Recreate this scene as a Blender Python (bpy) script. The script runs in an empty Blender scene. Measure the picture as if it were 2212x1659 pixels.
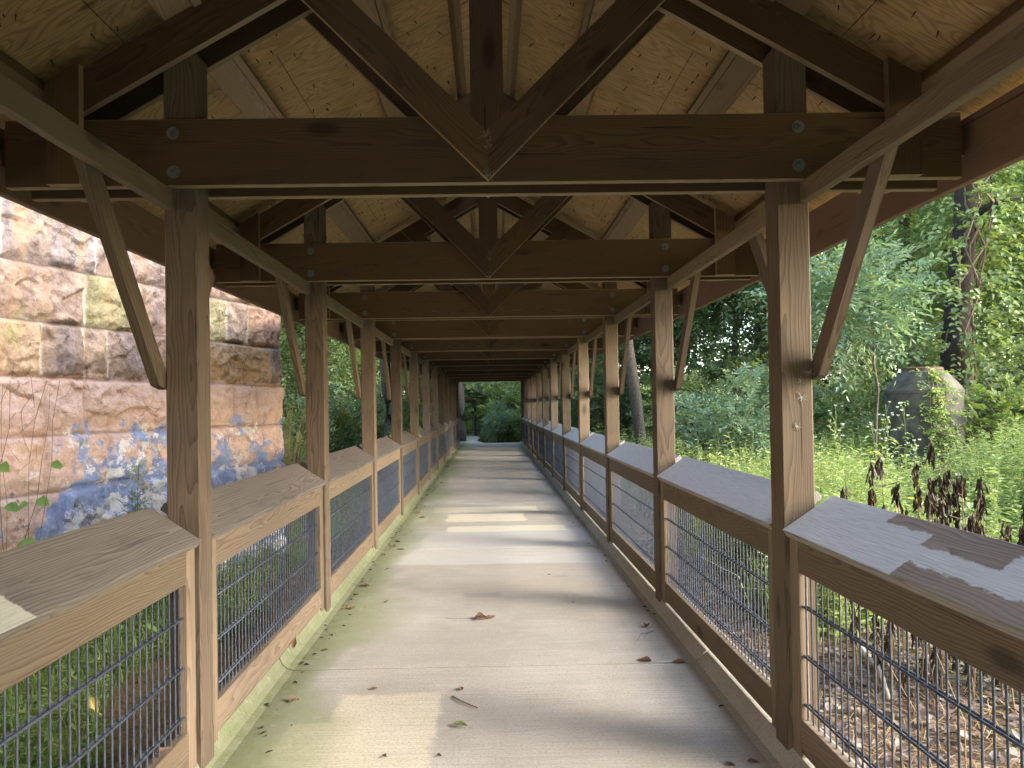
import bpy, math, random
import numpy as np
from mathutils import Vector, Matrix, noise
R = math.radians
scene = bpy.context.scene
C = scene.collection

# ------------------------------------------------------------------ camera, light, exposure
F_PX, W_PX = 1630.2, 2212.0
cam_d = bpy.data.cameras.new('camera'); cam = bpy.data.objects.new('camera', cam_d); C.objects.link(cam)
scene.camera = cam
cam_d.sensor_width = 36.0; cam_d.lens = 36.0 * F_PX / W_PX
yaw, pitch, roll = 0.0141, 0.0131, 0.0155
cam.location = (-0.0073, 0.0, 1.5505)
cam.rotation_euler = (Matrix.Rotation(-yaw, 3, 'Z') @ Matrix.Rotation(math.pi / 2 + pitch, 3, 'X') @ Matrix.Rotation(-roll, 3, 'Z')).to_euler()
cam_d.shift_x = 25.6 / W_PX - 23.8 / W_PX * math.sin(roll)
cam_d.shift_y = 23.8 / W_PX + 25.6 / W_PX * math.sin(roll)
cam_d.clip_start = 0.05; cam_d.clip_end = 2000

SUN_AZ, SUN_EL = 113.0, 27.0           # azimuth clockwise from +Y (the bridge axis)
world = bpy.data.worlds.new('World'); scene.world = world; world.use_nodes = True
nt = world.node_tree; nt.nodes.clear()
o_ = nt.nodes.new('ShaderNodeOutputWorld'); b_ = nt.nodes.new('ShaderNodeBackground'); s_ = nt.nodes.new('ShaderNodeTexSky')
s_.sky_type = 'NISHITA'; s_.sun_disc = False; s_.sun_elevation = R(SUN_EL); s_.sun_rotation = R(SUN_AZ)
s_.air_density = 1.0; s_.dust_density = 2.0; s_.ozone_density = 1.0
b_.inputs['Strength'].default_value = 0.15
nt.links.new(s_.outputs[0], b_.inputs['Color']); nt.links.new(b_.outputs[0], o_.inputs['Surface'])
sun_d = bpy.data.lights.new('sun', 'SUN'); sun = bpy.data.objects.new('sun', sun_d); C.objects.link(sun)
sun_d.energy = 0.65; sun_d.angle = R(22); sun_d.color = (1.0, 0.97, 0.92)
az, el = R(SUN_AZ), R(SUN_EL)
to_sun = Vector((math.sin(az) * math.cos(el), math.cos(az) * math.cos(el), math.sin(el)))
sun.rotation_euler = to_sun.to_track_quat('Z', 'Y').to_euler()
vs = scene.view_settings
vs.view_transform = 'Standard'; vs.look = 'None'; vs.exposure = 2.95; vs.gamma = 1.0
scene.cycles.max_bounces = 9; scene.cycles.diffuse_bounces = 6; scene.cycles.transparent_max_bounces = 4
scene.cycles.transmission_bounces = 3; scene.cycles.glossy_bounces = 2
scene.cycles.use_denoising = True
scene.cycles.sample_clamp_indirect = 6

# ------------------------------------------------------------------ helpers
class N:
    """tiny node-graph helper"""
    def __init__(s, name):
        s.m = bpy.data.materials.new(name); s.m.use_nodes = True
        s.t = s.m.node_tree; s.t.nodes.clear()
        s.out = s.n('ShaderNodeOutputMaterial')
    def n(s, ty, **kw):
        x = s.t.nodes.new(ty)
        for k, v in kw.items(): setattr(x, k, v)
        return x
    def put(s, sock, v):
        if v is None: return
        if isinstance(v, bpy.types.NodeSocket): s.t.links.new(v, sock)
        else:
            if isinstance(v, (tuple, list)) and len(v) == 3 and sock.type == 'RGBA': v = (*v, 1)
            sock.default_value = v
    def math(s, op, a, b=None, c=None, clamp=False):
        x = s.n('ShaderNodeMath', operation=op, use_clamp=clamp)
        s.put(x.inputs[0], a); s.put(x.inputs[1], b); s.put(x.inputs[2], c)
        return x.outputs[0]
    def vm(s, op, a, b=None, scale=None):
        x = s.n('ShaderNodeVectorMath', operation=op)
        s.put(x.inputs[0], a); s.put(x.inputs[1], b)
        if scale is not None: s.put(x.inputs['Scale'], scale)
        return x.outputs['Value'] if op in ('LENGTH', 'DOT_PRODUCT', 'DISTANCE') else x.outputs[0]
    def sep(s, v):
        x = s.n('ShaderNodeSeparateXYZ'); s.put(x.inputs[0], v); return x.outputs
    def com(s, a, b, c):
        x = s.n('ShaderNodeCombineXYZ'); s.put(x.inputs[0], a); s.put(x.inputs[1], b); s.put(x.inputs[2], c); return x.outputs[0]
    def noise(s, vec, scale, detail=3, rough=0.55, dist=0.0):
        x = s.n('ShaderNodeTexNoise'); s.put(x.inputs['Vector'], vec); x.inputs['Scale'].default_value = scale
        x.inputs['Detail'].default_value = detail; x.inputs['Roughness'].default_value = rough; x.inputs['Distortion'].default_value = dist
        return x.outputs['Fac']
    def mr(s, v, a, b, c=0.0, d=1.0, smooth=False):
        x = s.n('ShaderNodeMapRange', clamp=True); x.interpolation_type = 'SMOOTHSTEP' if smooth else 'LINEAR'
        s.put(x.inputs['Value'], v); s.put(x.inputs['From Min'], a); s.put(x.inputs['From Max'], b); s.put(x.inputs['To Min'], c); s.put(x.inputs['To Max'], d)
        return x.outputs['Result']
    def mix(s, f, a, b, mode='MIX'):
        x = s.n('ShaderNodeMix', data_type='RGBA', blend_type=mode)
        s.put(x.inputs[0], f); s.put(x.inputs[6], a); s.put(x.inputs[7], b); return x.outputs[2]
    def bump(s, h, strength, dist):
        x = s.n('ShaderNodeBump'); s.put(x.inputs['Height'], h); x.inputs['Strength'].default_value = strength; x.inputs['Distance'].default_value = dist
        return x.outputs[0]
    def obj(s):
        return s.n('ShaderNodeTexCoord').outputs['Object']
    def rnd(s):
        x = s.n('ShaderNodeObjectInfo'); w = s.n('ShaderNodeTexWhiteNoise', noise_dimensions='1D'); s.put(w.inputs['W'], s.math('MULTIPLY', x.outputs['Random'], 917.0))
        return x.outputs['Random'], w.outputs['Color']
    def attr(s, name):
        x = s.n('ShaderNodeAttribute', attribute_name=name); return x.outputs['Color'], x.outputs['Fac']
    def bsdf(s, col, rough=0.8, normal=None, spec=0.3, metal=0.0):
        x = s.n('ShaderNodeBsdfPrincipled'); s.put(x.inputs['Base Color'], col); s.put(x.inputs['Roughness'], rough)
        x.inputs['Metallic'].default_value = metal; x.inputs['Specular IOR Level'].default_value = spec
        if normal is not None: s.put(x.inputs['Normal'], normal)
        s.t.links.new(x.outputs[0], s.out.inputs['Surface']); return x
    def box(s, xx, yy, x0, x1, y0, y1, soft=0.02):
        """1 inside the rectangle, 0 outside"""
        a = s.math('MINIMUM', s.math('SUBTRACT', xx, x0), s.math('SUBTRACT', x1, xx))
        b = s.math('MINIMUM', s.math('SUBTRACT', yy, y0), s.math('SUBTRACT', y1, yy))
        return s.mr(s.math('MINIMUM', a, b), -soft, soft)

def wood(name, early, late, weather=(0.30, 0.27, 0.235), wamt=0.3, ring=40.0, rough=0.75, contrast=1.0, knots=True, dark=0.0, extra=None, bumpd=0.0012, var=0.33):
    g = N(name); p = g.obj(); r, rc = g.rnd(); rs = g.sep(rc); ps = g.sep(p)
    x = g.math('ADD', ps[0], g.math('MULTIPLY', r, 53.0))
    lo = g.com(g.math('MULTIPLY', x, 0.9), g.math('MULTIPLY', ps[1], 5.0), g.math('MULTIPLY', ps[2], 5.0))
    n1 = g.n('ShaderNodeTexNoise'); g.put(n1.inputs['Vector'], lo); n1.inputs['Scale'].default_value = 1.6; n1.inputs['Detail'].default_value = 2.0
    nv = g.vm('SCALE', g.vm('SUBTRACT', n1.outputs['Color'], (0.5, 0.5, 0.5)), scale=0.085)
    tilt = g.math('MULTIPLY', ps[0], g.math('MULTIPLY', g.math('SUBTRACT', rs[2], 0.5), 0.05))
    y = g.math('ADD', g.math('ADD', ps[1], g.mr(rs[0], 0, 1, -0.09, 0.09)), tilt)
    z = g.math('ADD', g.math('ADD', ps[2], g.mr(rs[1], 0, 1, -0.11, 0.11)), tilt)
    w = g.n('ShaderNodeTexWave', wave_type='RINGS', rings_direction='X', wave_profile='SAW')
    kx = x
    g.put(w.inputs['Vector'], g.vm('ADD', g.com(0.0, y, z), nv)); w.inputs['Scale'].default_value = ring
    w.inputs['Distortion'].default_value = 0.0
    f = g.math('POWER', w.outputs['Fac'], 2.2)
    fib = g.noise(g.com(g.math('MULTIPLY', x, 3.0), g.math('MULTIPLY', ps[1], 170.0), g.math('MULTIPLY', ps[2], 170.0)), 1.0, 3, 0.6)
    patch = g.noise(g.com(g.math('MULTIPLY', x, 1.1), g.math('MULTIPLY', ps[1], 5.0), g.math('MULTIPLY', ps[2], 5.0)), 1.3, 4, 0.6)
    f2 = g.math('ADD', g.math('MULTIPLY', f, 0.75 * contrast), g.math('MULTIPLY', g.mr(fib, 0.3, 0.7), 0.3 * contrast), clamp=True)
    col = g.mix(f2, early, late)
    col = g.mix(g.math('MULTIPLY', g.mr(patch, 0.35, 0.7), wamt), col, weather)
    if knots:
        v = g.n('ShaderNodeTexVoronoi'); g.put(v.inputs['Vector'], g.com(g.math('MULTIPLY', x, 2.1), g.math('MULTIPLY', y, 5.5), g.math('MULTIPLY', z, 5.5))); v.inputs['Scale'].default_value = 0.75
        k = g.mr(v.outputs['Distance'], 0.05, 0.17, 1.0, 0.0, smooth=True)
        col = g.mix(g.math('MULTIPLY', k, 0.7), col, tuple(c * 0.35 for c in late))
    # long drying checks
    ck = g.noise(g.com(g.math('MULTIPLY', x, 1.2), g.math('MULTIPLY', ps[1], 60.0), g.math('MULTIPLY', ps[2], 60.0)), 1.0, 1, 0.4)
    ckm = g.mr(ck, 0.735, 0.76)
    col = g.mix(g.math('MULTIPLY', ckm, 0.75), col, tuple(c * 0.2 for c in late))
    val = g.mr(rs[0], 0, 1, 1 - var, 1 + var * 0.7)
    col = g.mix(1.0, col, g.com(val, val, g.math('MULTIPLY', val, g.mr(rs[1], 0, 1, 0.92, 1.06))), 'MULTIPLY')
    # wind-blown dirt, irregular blotches
    st = g.noise(g.com(g.math('MULTIPLY', x, 2.5), g.math('MULTIPLY', ps[1], 9.0), g.math('MULTIPLY', ps[2], 9.0)), 1.0, 5, 0.65)
    col = g.mix(g.math('MULTIPLY', g.mr(st, 0.55, 0.75), 0.35 + dark), col, tuple(c * 0.4 for c in late))
    if extra: col = extra(g, col, ps, r, rs, x)
    h = g.math('ADD', g.math('MULTIPLY', f, 0.5), g.math('ADD', fib, g.math('MULTIPLY', ckm, -2.0)))
    g.bsdf(col, rough, g.bump(h, 0.6, bumpd), 0.25)
    return g.m

M = {}
M['post'] = wood('weathered_post_wood', (0.205, 0.150, 0.102), (0.07, 0.048, 0.031), (0.125, 0.108, 0.088), 0.5, ring=32.0)
M['truss'] = wood('stained_truss_wood', (0.135, 0.08, 0.040), (0.055, 0.030, 0.014), (0.085, 0.062, 0.038), 0.35, contrast=0.9)
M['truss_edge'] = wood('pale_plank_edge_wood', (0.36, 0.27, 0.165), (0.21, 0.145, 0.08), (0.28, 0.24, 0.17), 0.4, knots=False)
M['plate'] = wood('pale_plate_wood', (0.25, 0.19, 0.12), (0.14, 0.098, 0.058), (0.19, 0.16, 0.115), 0.35)
M['rail'] = wood('rail_wood', (0.255, 0.190, 0.127), (0.095, 0.064, 0.038), (0.185, 0.16, 0.13), 0.4, ring=30.0)
M['fascia'] = wood('fascia_wood', (0.27, 0.175, 0.12), (0.17, 0.10, 0.066), (0.21, 0.16, 0.125), 0.3, contrast=0.7)
M['purlin'] = wood('purlin_wood', (0.30, 0.22, 0.135), (0.18, 0.12, 0.068), (0.24, 0.2, 0.15), 0.25)

def paint_left(g, col, ps, r, rs, x):
    nn = g.noise(g.com(g.math('MULTIPLY', x, 14.0), g.math('MULTIPLY', ps[1], 60.0), ps[2]), 1.0, 4, 0.7)
    d = g.math('MULTIPLY', g.math('SUBTRACT', nn, 0.5), 0.05)
    return g, d
def cap_extra(boxes, paint, amount_rng=(0.5, 0.58), noisy=True, random_patch=False):
    def ex(g, col, ps, r, rs, x):
        wob = g.noise(g.com(g.math('MULTIPLY', x, 9.0), g.math('MULTIPLY', ps[1], 22.0), 0.0), 1.0, 4, 0.75)
        d = g.math('MULTIPLY', g.math('SUBTRACT', wob, 0.5), 0.07)
        px, py = g.math('ADD', ps[0], d), g.math('ADD', ps[1], d)
        m = None
        for (x0, x1, y0, y1, sgn) in boxes:
            b = g.box(px, py, x0, x1, y0, y1, 0.004)
            m = (b if m is None else g.math('MAXIMUM', m, b)) if sgn > 0 else g.math('MULTIPLY', m, g.math('SUBTRACT', 1.0, b))
        if random_patch:
            big = g.noise(g.com(g.math('MULTIPLY', x, 0.9), g.math('MULTIPLY', ps[1], 2.5), g.math('MULTIPLY', r, 31.0)), 1.1, 2, 0.5)
            big = g.math('ADD', big, g.math('MULTIPLY', d, 0.6))
            m = g.mr(big, *amount_rng)
        grainy = g.noise(g.com(g.math('MULTIPLY', x, 6.0), g.math('MULTIPLY', ps[1], 240.0), 0.0), 1.0, 3, 0.7)
        m = g.math('MULTIPLY', m, g.mr(g.math('ABSOLUTE', ps[2]), 0.0165, 0.0185))
        m = g.math('MULTIPLY', m, g.mr(grainy, 0.32, 0.5, 0.62, 0.97))
        pc = g.mix(g.mr(grainy, 0.3, 0.7), tuple(c * 0.82 for c in paint), paint)
        return g.mix(m, col, pc)
    return ex
GREYW = dict(early=(0.19, 0.165, 0.145), late=(0.06, 0.05, 0.043), weather=(0.17, 0.157, 0.146), wamt=0.4, ring=27.0, contrast=1.0, var=0.12, knots=False)
M['cap'] = wood('grey_cap_wood', **GREYW)
M['cap_left_painted'] = wood('cap_wood_beige_patch', extra=cap_extra([(-1.2, -0.02, -0.2, 0.0, 1)], (0.46, 0.45, 0.37)), **GREYW)
GREYR = dict(GREYW); GREYR.update(early=(0.36, 0.325, 0.315), late=(0.17, 0.148, 0.145), weather=(0.33, 0.31, 0.31))
M['cap_right_painted'] = wood('cap_wood_pale_paint', extra=cap_extra([(-1.3, 1.3, -0.2, 0.2, 1), (0.27, 0.62, 0.075, 0.2, -1), (-0.05, 0.33, 0.02, 0.2, -1), (-0.4, 0.28, -0.2, -0.055, -1)], (0.66, 0.75, 0.85)), **GREYR)
M['cap_right'] = wood('cap_wood_patchy_paint', extra=cap_extra([], (0.60, 0.68, 0.77), (0.20, 0.28), random_patch=True), **GREYR)
M['cap_left'] = wood('cap_wood_faint_paint', extra=cap_extra([], (0.5, 0.47, 0.39), (0.56, 0.6), random_patch=True), **GREYW)

def plywood():
    g = N('plywood_sheathing'); p = g.obj(); ps = g.sep(p)
    # local x: along the slope, y: along the bridge; every 1.22 m sheet gets its own figure
    sheet = g.math('FLOOR', g.math('DIVIDE', ps[1], 1.22))
    off = g.math('MULTIPLY', sheet, 7.31)
    v = g.com(g.math('MULTIPLY', ps[0], 1.4), g.math('ADD', g.math('MULTIPLY', ps[1], 5.5), off), off)
    n = g.noise(v, 1.0, 2, 0.5, 0.6)
    s = g.math('SINE', g.math('MULTIPLY', n, 95.0))
    fib = g.noise(g.com(g.math('MULTIPLY', ps[0], 5.0), g.math('MULTIPLY', ps[1], 150.0), off), 1.0, 3, 0.6)
    f = g.math('ADD', g.math('MULTIPLY', g.mr(s, -0.2, 1.0), 0.5), g.math('MULTIPLY', g.mr(fib, 0.3, 0.7), 0.35), clamp=True)
    col = g.mix(f, (0.47, 0.335, 0.165), (0.24, 0.15, 0.065))
    st = g.noise(p, 1.7, 5, 0.65)
    col = g.mix(g.math('MULTIPLY', g.mr(st, 0.48, 0.72), 0.5), col, (0.15, 0.115, 0.075))
    kn = g.n('ShaderNodeTexVoronoi'); g.put(kn.inputs['Vector'], g.com(g.math('MULTIPLY', ps[0], 1.8), g.math('MULTIPLY', ps[1], 4.0), 0.0)); kn.inputs['Scale'].default_value = 1.0
    col = g.mix(g.math('MULTIPLY', g.mr(kn.outputs['Distance'], 0.04, 0.1, 1.0, 0.0), 0.75), col, (0.09, 0.05, 0.025))
    g.bsdf(col, 0.8, g.bump(g.math('ADD', f, fib), 0.5, 0.001), 0.2)
    return g.m
M['ply'] = plywood()

def simple(name, col, rough=0.7, metal=0.0, nscale=12.0, namt=0.35, bump=0.3, bdist=0.003):
    g = N(name); p = g.obj(); n = g.noise(p, nscale, 5, 0.65)
    c = g.mix(g.mr(n, 0.3, 0.72), tuple(x * (1 - namt) for x in col), tuple(min(1, x * (1 + namt)) for x in col))
    g.bsdf(c, rough, g.bump(n, bump, bdist), 0.35, metal); return g.m
M['bolt'] = simple('galvanised_bolt', (0.15, 0.165, 0.155), 0.5, 0.4, 90, 0.25)
M['shingle'] = simple('dark_shingle', (0.06, 0.057, 0.055), 0.9, 0, 25)
M['nail'] = simple('rusty_nail', (0.05, 0.035, 0.025), 0.7, 0.3, 60)
M['dark'] = simple('dark_post_paint', (0.03, 0.03, 0.033), 0.7)

def wire_mat():
    g = N('galvanised_dark_wire'); p = g.obj(); n = g.noise(p, 35, 4, 0.6)
    c = g.mix(g.mr(n, 0.35, 0.7), (0.04, 0.049, 0.068), (0.085, 0.102, 0.132))
    g.bsdf(c, 0.55, None, 0.35, 0.0); return g.m
M['wire'] = wire_mat()
def web_mat():
    g = N('dusty_cobweb'); g.bsdf((0.40, 0.38, 0.34), 0.9, None, 0.1); return g.m
M['web'] = web_mat()

def concrete():
    g = N('broomed_concrete'); p = g.obj(); ps = g.sep(p); X, Y = ps[0], ps[1]
    broom = g.noise(g.com(g.math('MULTIPLY', X, 1.6), g.math('MULTIPLY', Y, 130.0), 0.0), 1.0, 4, 0.7)
    grit = g.noise(p, 260, 2, 0.7); mott = g.noise(p, 2.2, 5, 0.6); med = g.noise(p, 14, 4, 0.6)
    sp = g.noise(p, 75, 3, 0.7)
    col = g.mix(g.mr(mott, 0.3, 0.7), (0.42, 0.39, 0.335), (0.56, 0.53, 0.475))
    warm = g.noise(g.vm('ADD', p, (9.3, 2.2, 0)), 0.75, 3, 0.55)
    col = g.mix(g.math('MULTIPLY', g.mr(warm, 0.45, 0.7), 0.5), col, (0.46, 0.385, 0.30))
    # big weather patches running across the slab between days of washing
    w2 = g.noise(g.com(g.math('MULTIPLY', X, 0.3), g.math('MULTIPLY', Y, 1.0), 3.3), 0.9, 3, 0.5)
    col = g.mix(g.math('MULTIPLY', g.mr(w2, 0.5, 0.68), 0.35), col, (0.33, 0.31, 0.275))
    wob = g.math('MULTIPLY', g.math('SUBTRACT', g.noise(p, 5.0, 4, 0.7), 0.5), 0.16)
    px, py = g.math('ADD', X, wob), g.math('ADD', Y, wob)
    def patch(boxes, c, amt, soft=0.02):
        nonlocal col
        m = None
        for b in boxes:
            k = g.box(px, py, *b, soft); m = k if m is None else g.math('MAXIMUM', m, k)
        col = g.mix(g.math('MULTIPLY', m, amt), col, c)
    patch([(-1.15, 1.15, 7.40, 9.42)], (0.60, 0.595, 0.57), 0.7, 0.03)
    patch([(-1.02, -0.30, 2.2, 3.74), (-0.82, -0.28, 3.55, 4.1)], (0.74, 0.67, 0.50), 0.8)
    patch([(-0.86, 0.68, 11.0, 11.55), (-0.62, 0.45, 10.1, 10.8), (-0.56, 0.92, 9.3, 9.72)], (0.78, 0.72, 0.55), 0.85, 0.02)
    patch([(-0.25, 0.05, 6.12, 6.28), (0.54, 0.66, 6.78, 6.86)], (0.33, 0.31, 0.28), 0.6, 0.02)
    # algae along the edges (thicker on the left edge)
    an = g.noise(p, 1.5, 5, 0.6); an2 = g.noise(g.com(X, g.math('MULTIPLY', Y, 0.45), 4.0), 1.3, 3, 0.5)
    reach = g.mr(an2, 0.36, 0.60, 0.16, 0.72)
    al = g.mr(g.math('SUBTRACT', g.math('ADD', X, 1.28), g.math('MULTIPLY', an, 0.25)), 0.0, reach, 1.0, 0.0, smooth=True)
    ar = g.mr(g.math('ADD', g.math('SUBTRACT', 1.22, X), g.math('MULTIPLY', an, -0.12)), 0.0, 0.1, 0.12, 0.0, smooth=True)
    an3 = g.noise(p, 9.0, 4, 0.7)
    col = g.mix(g.math('MULTIPLY', al, g.mr(an3, 0.3, 0.65, 0.78, 0.97)), col, g.mix(g.mr(g.math('ADD', X, 1.3), 0.09, 0.3), (0.115, 0.145, 0.045), (0.205, 0.25, 0.10)))
    col = g.mix(ar, col, (0.21, 0.215, 0.12))
    col = g.mix(g.math('MULTIPLY', g.mr(broom, 0.42, 0.7), 0.5), col, (0.25, 0.235, 0.20))
    col = g.mix(g.math('MULTIPLY', g.mr(sp, 0.48, 0.68), 0.55), col, (0.24, 0.225, 0.195))
    col = g.mix(g.math('MULTIPLY', g.mr(med, 0.6, 0.8), 0.3), col, (0.66, 0.63, 0.56))
    h = g.math('ADD', g.math('MULTIPLY', broom, 1.2), g.math('ADD', g.math('MULTIPLY', grit, 0.5), g.math('MULTIPLY', sp, 0.6)))
    g.bsdf(col, 0.83, g.bump(h, 0.7, 0.0025), 0.3); return g.m
M['concrete'] = concrete()

def masonry():
    g = N('sandstone_masonry'); p = g.obj(); ps = g.sep(p); U, Z = ps[0], ps[2]
    tint, _ = g.attr('stone_tint'); _, mort = g.attr('mortar')
    n1 = g.noise(p, 1.6, 5, 0.62); n2 = g.noise(g.vm('ADD', p, (7, 3, 1)), 9, 5, 0.7); n3 = g.noise(g.vm('ADD', p, (1, 8, 4)), 45, 4, 0.7)
    streak = g.noise(g.com(g.math('MULTIPLY', U, 5.5), ps[1], g.math('MULTIPLY', Z, 0.7)), 1.0, 4, 0.6)
    streak2 = g.noise(g.com(g.math('MULTIPLY', U, 12.0), g.math('ADD', ps[1], 5.0), g.math('MULTIPLY', Z, 0.9)), 1.0, 3, 0.55)
    col = g.mix(g.mr(n2, 0.32, 0.66), g.mix(1.0, tint, (0.42, 0.39, 0.40), 'MULTIPLY'), g.mix(1.0, tint, (1.25, 1.22, 1.2), 'MULTIPLY'))
    col = g.mix(g.math('MULTIPLY', g.mr(n3, 0.5, 0.7), 0.4), col, g.mix(1.0, tint, (0.35, 0.33, 0.34), 'MULTIPLY'))
    col = g.mix(g.math('MULTIPLY', g.mr(streak, 0.46, 0.64), 0.6), col, (0.36, 0.235, 0.13))      # rust runs
    col = g.mix(g.math('MULTIPLY', g.mr(streak2, 0.6, 0.75), 0.75), col, (0.11, 0.08, 0.08))      # dark runs
    col = g.mix(g.math('MULTIPLY', g.mr(n1, 0.60, 0.68), 0.6), col, (0.27, 0.26, 0.10))            # olive lichen
    col = g.mix(g.math('MULTIPLY', g.mr(g.noise(g.vm('ADD', p, (3, 3, 9)), 3.3, 6, 0.72), 0.62, 0.72), 0.65), col, (0.55, 0.50, 0.46))
    col = g.mix(mort, col, g.mix(g.mr(n2, 0.35, 0.7), (0.36, 0.31, 0.25), (0.58, 0.53, 0.45)))
    _, bd = g.attr('bed')
    col = g.mix(g.math('MULTIPLY', bd, 0.85), col, (0.075, 0.055, 0.045))
    # salmon over-paint on the lower courses
    e = g.math('ADD', Z, g.math('MULTIPLY', g.math('SUBTRACT', g.noise(p, 4.0, 5, 0.7), 0.5), 0.16))
    pm = g.mr(e, 1.835, 1.86, 1.0, 0.0)
    sal = g.mix(g.mr(n2, 0.25, 0.75), (0.46, 0.32, 0.265), (0.66, 0.50, 0.43))
    sal = g.mix(g.math('MULTIPLY', g.mr(n3, 0.5, 0.7), 0.5), sal, (0.36, 0.22, 0.165))
    chip = g.mr(g.noise(g.vm('ADD', p, (4.2, 0, 6.1)), 2.6, 6, 0.75), 0.64, 0.67)
    sal = g.mix(g.math('MULTIPLY', chip, 0.8), sal, (0.36, 0.20, 0.11))
    sal = g.mix(g.math('MULTIPLY', mort, 0.55), sal, (0.40, 0.27, 0.21)); sal = g.mix(g.math('MULTIPLY', bd, 0.8), sal, (0.21, 0.125, 0.095))
    ve = g.n('ShaderNodeTexVoronoi', feature='DISTANCE_TO_EDGE'); wv = g.n('ShaderNodeTexNoise'); g.put(wv.inputs['Vector'], p); wv.inputs['Scale'].default_value = 3.0; wv.inputs['Detail'].default_value = 4.0
    g.put(ve.inputs['Vector'], g.vm('ADD', g.vm('MULTIPLY', p, (1.0, 0.3, 1.5)), g.vm('SCALE', wv.outputs['Color'], scale=0.5))); ve.inputs['Scale'].default_value = 3.2
    crack = g.math('MULTIPLY', g.mr(ve.outputs['Distance'], 0.006, 0.022, 1.0, 0.0), g.mr(g.noise(g.vm('ADD', p, (2, 2, 2)), 2.2, 3, 0.6), 0.5, 0.58))
    sal = g.mix(g.math('MULTIPLY', crack, 0.7), sal, (0.24, 0.14, 0.10))
    col = g.mix(g.math('MULTIPLY', crack, 0.8), col, (0.09, 0.065, 0.055))
    col = g.mix(pm, col, sal)
    # blue and white paint worn through
    bn = g.noise(g.vm('ADD', g.com(U, 0.0, g.math('MULTIPLY', Z, 0.8)), (2.6, 0, 0.35)), 1.9, 6, 0.72)
    low = g.math('ADD', g.mr(Z, 0.6, 1.5, 0.15, -0.01), g.mr(U, 3.0, 3.6, 0.0, -0.16))
    bm = g.math('MULTIPLY', g.mr(g.math('ADD', bn, low), 0.535, 0.56), g.mr(e, 1.47, 1.50, 1.0, 0.0))
    bcol = g.mix(g.mr(n2, 0.3, 0.7), (0.12, 0.18, 0.36), (0.30, 0.40, 0.62))
    col = g.mix(g.math('MULTIPLY', bm, 0.9), col, bcol)
    wn = g.noise(g.vm('ADD', p, (8.8, 1.0, 2.0)), 3.1, 6, 0.75)
    wm = g.math('MULTIPLY', g.mr(g.math('ADD', wn, g.math('MULTIPLY', low, 0.7)), 0.60, 0.63), g.mr(e, 1.4, 1.44, 1.0, 0.0))
    col = g.mix(g.math('MULTIPLY', wm, 0.85), col, (0.68, 0.68, 0.68))
    dk = g.math('MULTIPLY', g.mr(g.noise(g.vm('ADD', p, (5.5, 5.0, 2.0)), 4.3, 6, 0.75), 0.63, 0.66), g.mr(e, 1.3, 1.36, 0.8, 0.0))
    col = g.mix(dk, col, (0.10, 0.11, 0.13))
    h = g.math('ADD', g.math('MULTIPLY', n2, 0.8), g.math('MULTIPLY', n3, 0.45))
    g.bsdf(col, 0.88, g.bump(h, 1.0, 0.03), 0.2); return g.m
M['masonry'] = masonry()

def leaf_mat(name, c1, c2, yellow=0.03, gloss=0.35, trans=0.35, ycol=(0.42, 0.36, 0.05)):
    g = N(name); _, t = g.attr('tint'); r, rc = g.rnd()
    col = g.mix(t, c1, c2)
    col = g.mix(g.math('MULTIPLY', g.mr(t, 1 - yellow, 1 - yellow + 0.002), 0.85), col, ycol)
    wp_ = g.n('ShaderNodeNewGeometry').outputs['Position']; pn = g.noise(wp_, 0.9, 3, 0.6)
    col = g.mix(g.math('MULTIPLY', g.mr(pn, 0.42, 0.62), 0.55), col, g.mix(1.0, col, (0.66, 0.74, 0.72), 'MULTIPLY'))
    v = g.mr(r, 0, 1, 0.8, 1.2); col = g.mix(1.0, col, g.com(v, v, v), 'MULTIPLY')
    b = g.n('ShaderNodeBsdfPrincipled'); g.put(b.inputs['Base Color'], col); b.inputs['Roughness'].default_value = 0.5; b.inputs['Specular IOR Level'].default_value = gloss
    tr = g.n('ShaderNodeBsdfTranslucent'); g.put(tr.inputs['Color'], g.mix(1.0, col, (1.05, 1.15, 0.6), 'MULTIPLY'))
    mx = g.n('ShaderNodeMixShader'); mx.inputs[0].default_value = trans
    g.t.links.new(b.outputs[0], mx.inputs[1]); g.t.links.new(tr.outputs[0], mx.inputs[2]); g.t.links.new(mx.outputs[0], g.out.inputs['Surface'])
    return g.m
M['leaf_dark'] = leaf_mat('dark_foliage', (0.115, 0.165, 0.08), (0.25, 0.315, 0.145))
M['leaf_mid'] = leaf_mat('mid_foliage', (0.13, 0.185, 0.08), (0.29, 0.35, 0.145))
M['leaf_grey'] = leaf_mat('grey_green_foliage', (0.14, 0.215, 0.14), (0.30, 0.385, 0.26), 0.02, 0.5)
M['leaf_bright'] = leaf_mat('bright_foliage', (0.20, 0.28, 0.085), (0.42, 0.49, 0.17), 0.04)
M['weed'] = leaf_mat('meadow_weed_leaves', (0.19, 0.25, 0.09), (0.52, 0.58, 0.26), 0.05)
M['grass'] = leaf_mat('low_grass', (0.19, 0.28, 0.07), (0.44, 0.55, 0.17), 0.04)
M['vine_leaf'] = leaf_mat('vine_leaf', (0.20, 0.34, 0.07), (0.38, 0.54, 0.13), 0.02)
M['litter'] = leaf_mat('dry_leaf_litter', (0.11, 0.078, 0.066), (0.34, 0.265, 0.225), 0.06, 0.2, 0.1, (0.55, 0.47, 0.38))
M['straw'] = leaf_mat('dry_straw', (0.30, 0.17, 0.07), (0.50, 0.36, 0.19), 0.02, 0.2, 0.1)
M['dead'] = leaf_mat('withered_leaf', (0.035, 0.024, 0.02), (0.10, 0.07, 0.052), 0.02, 0.2, 0.05, (0.2, 0.12, 0.05))
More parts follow.
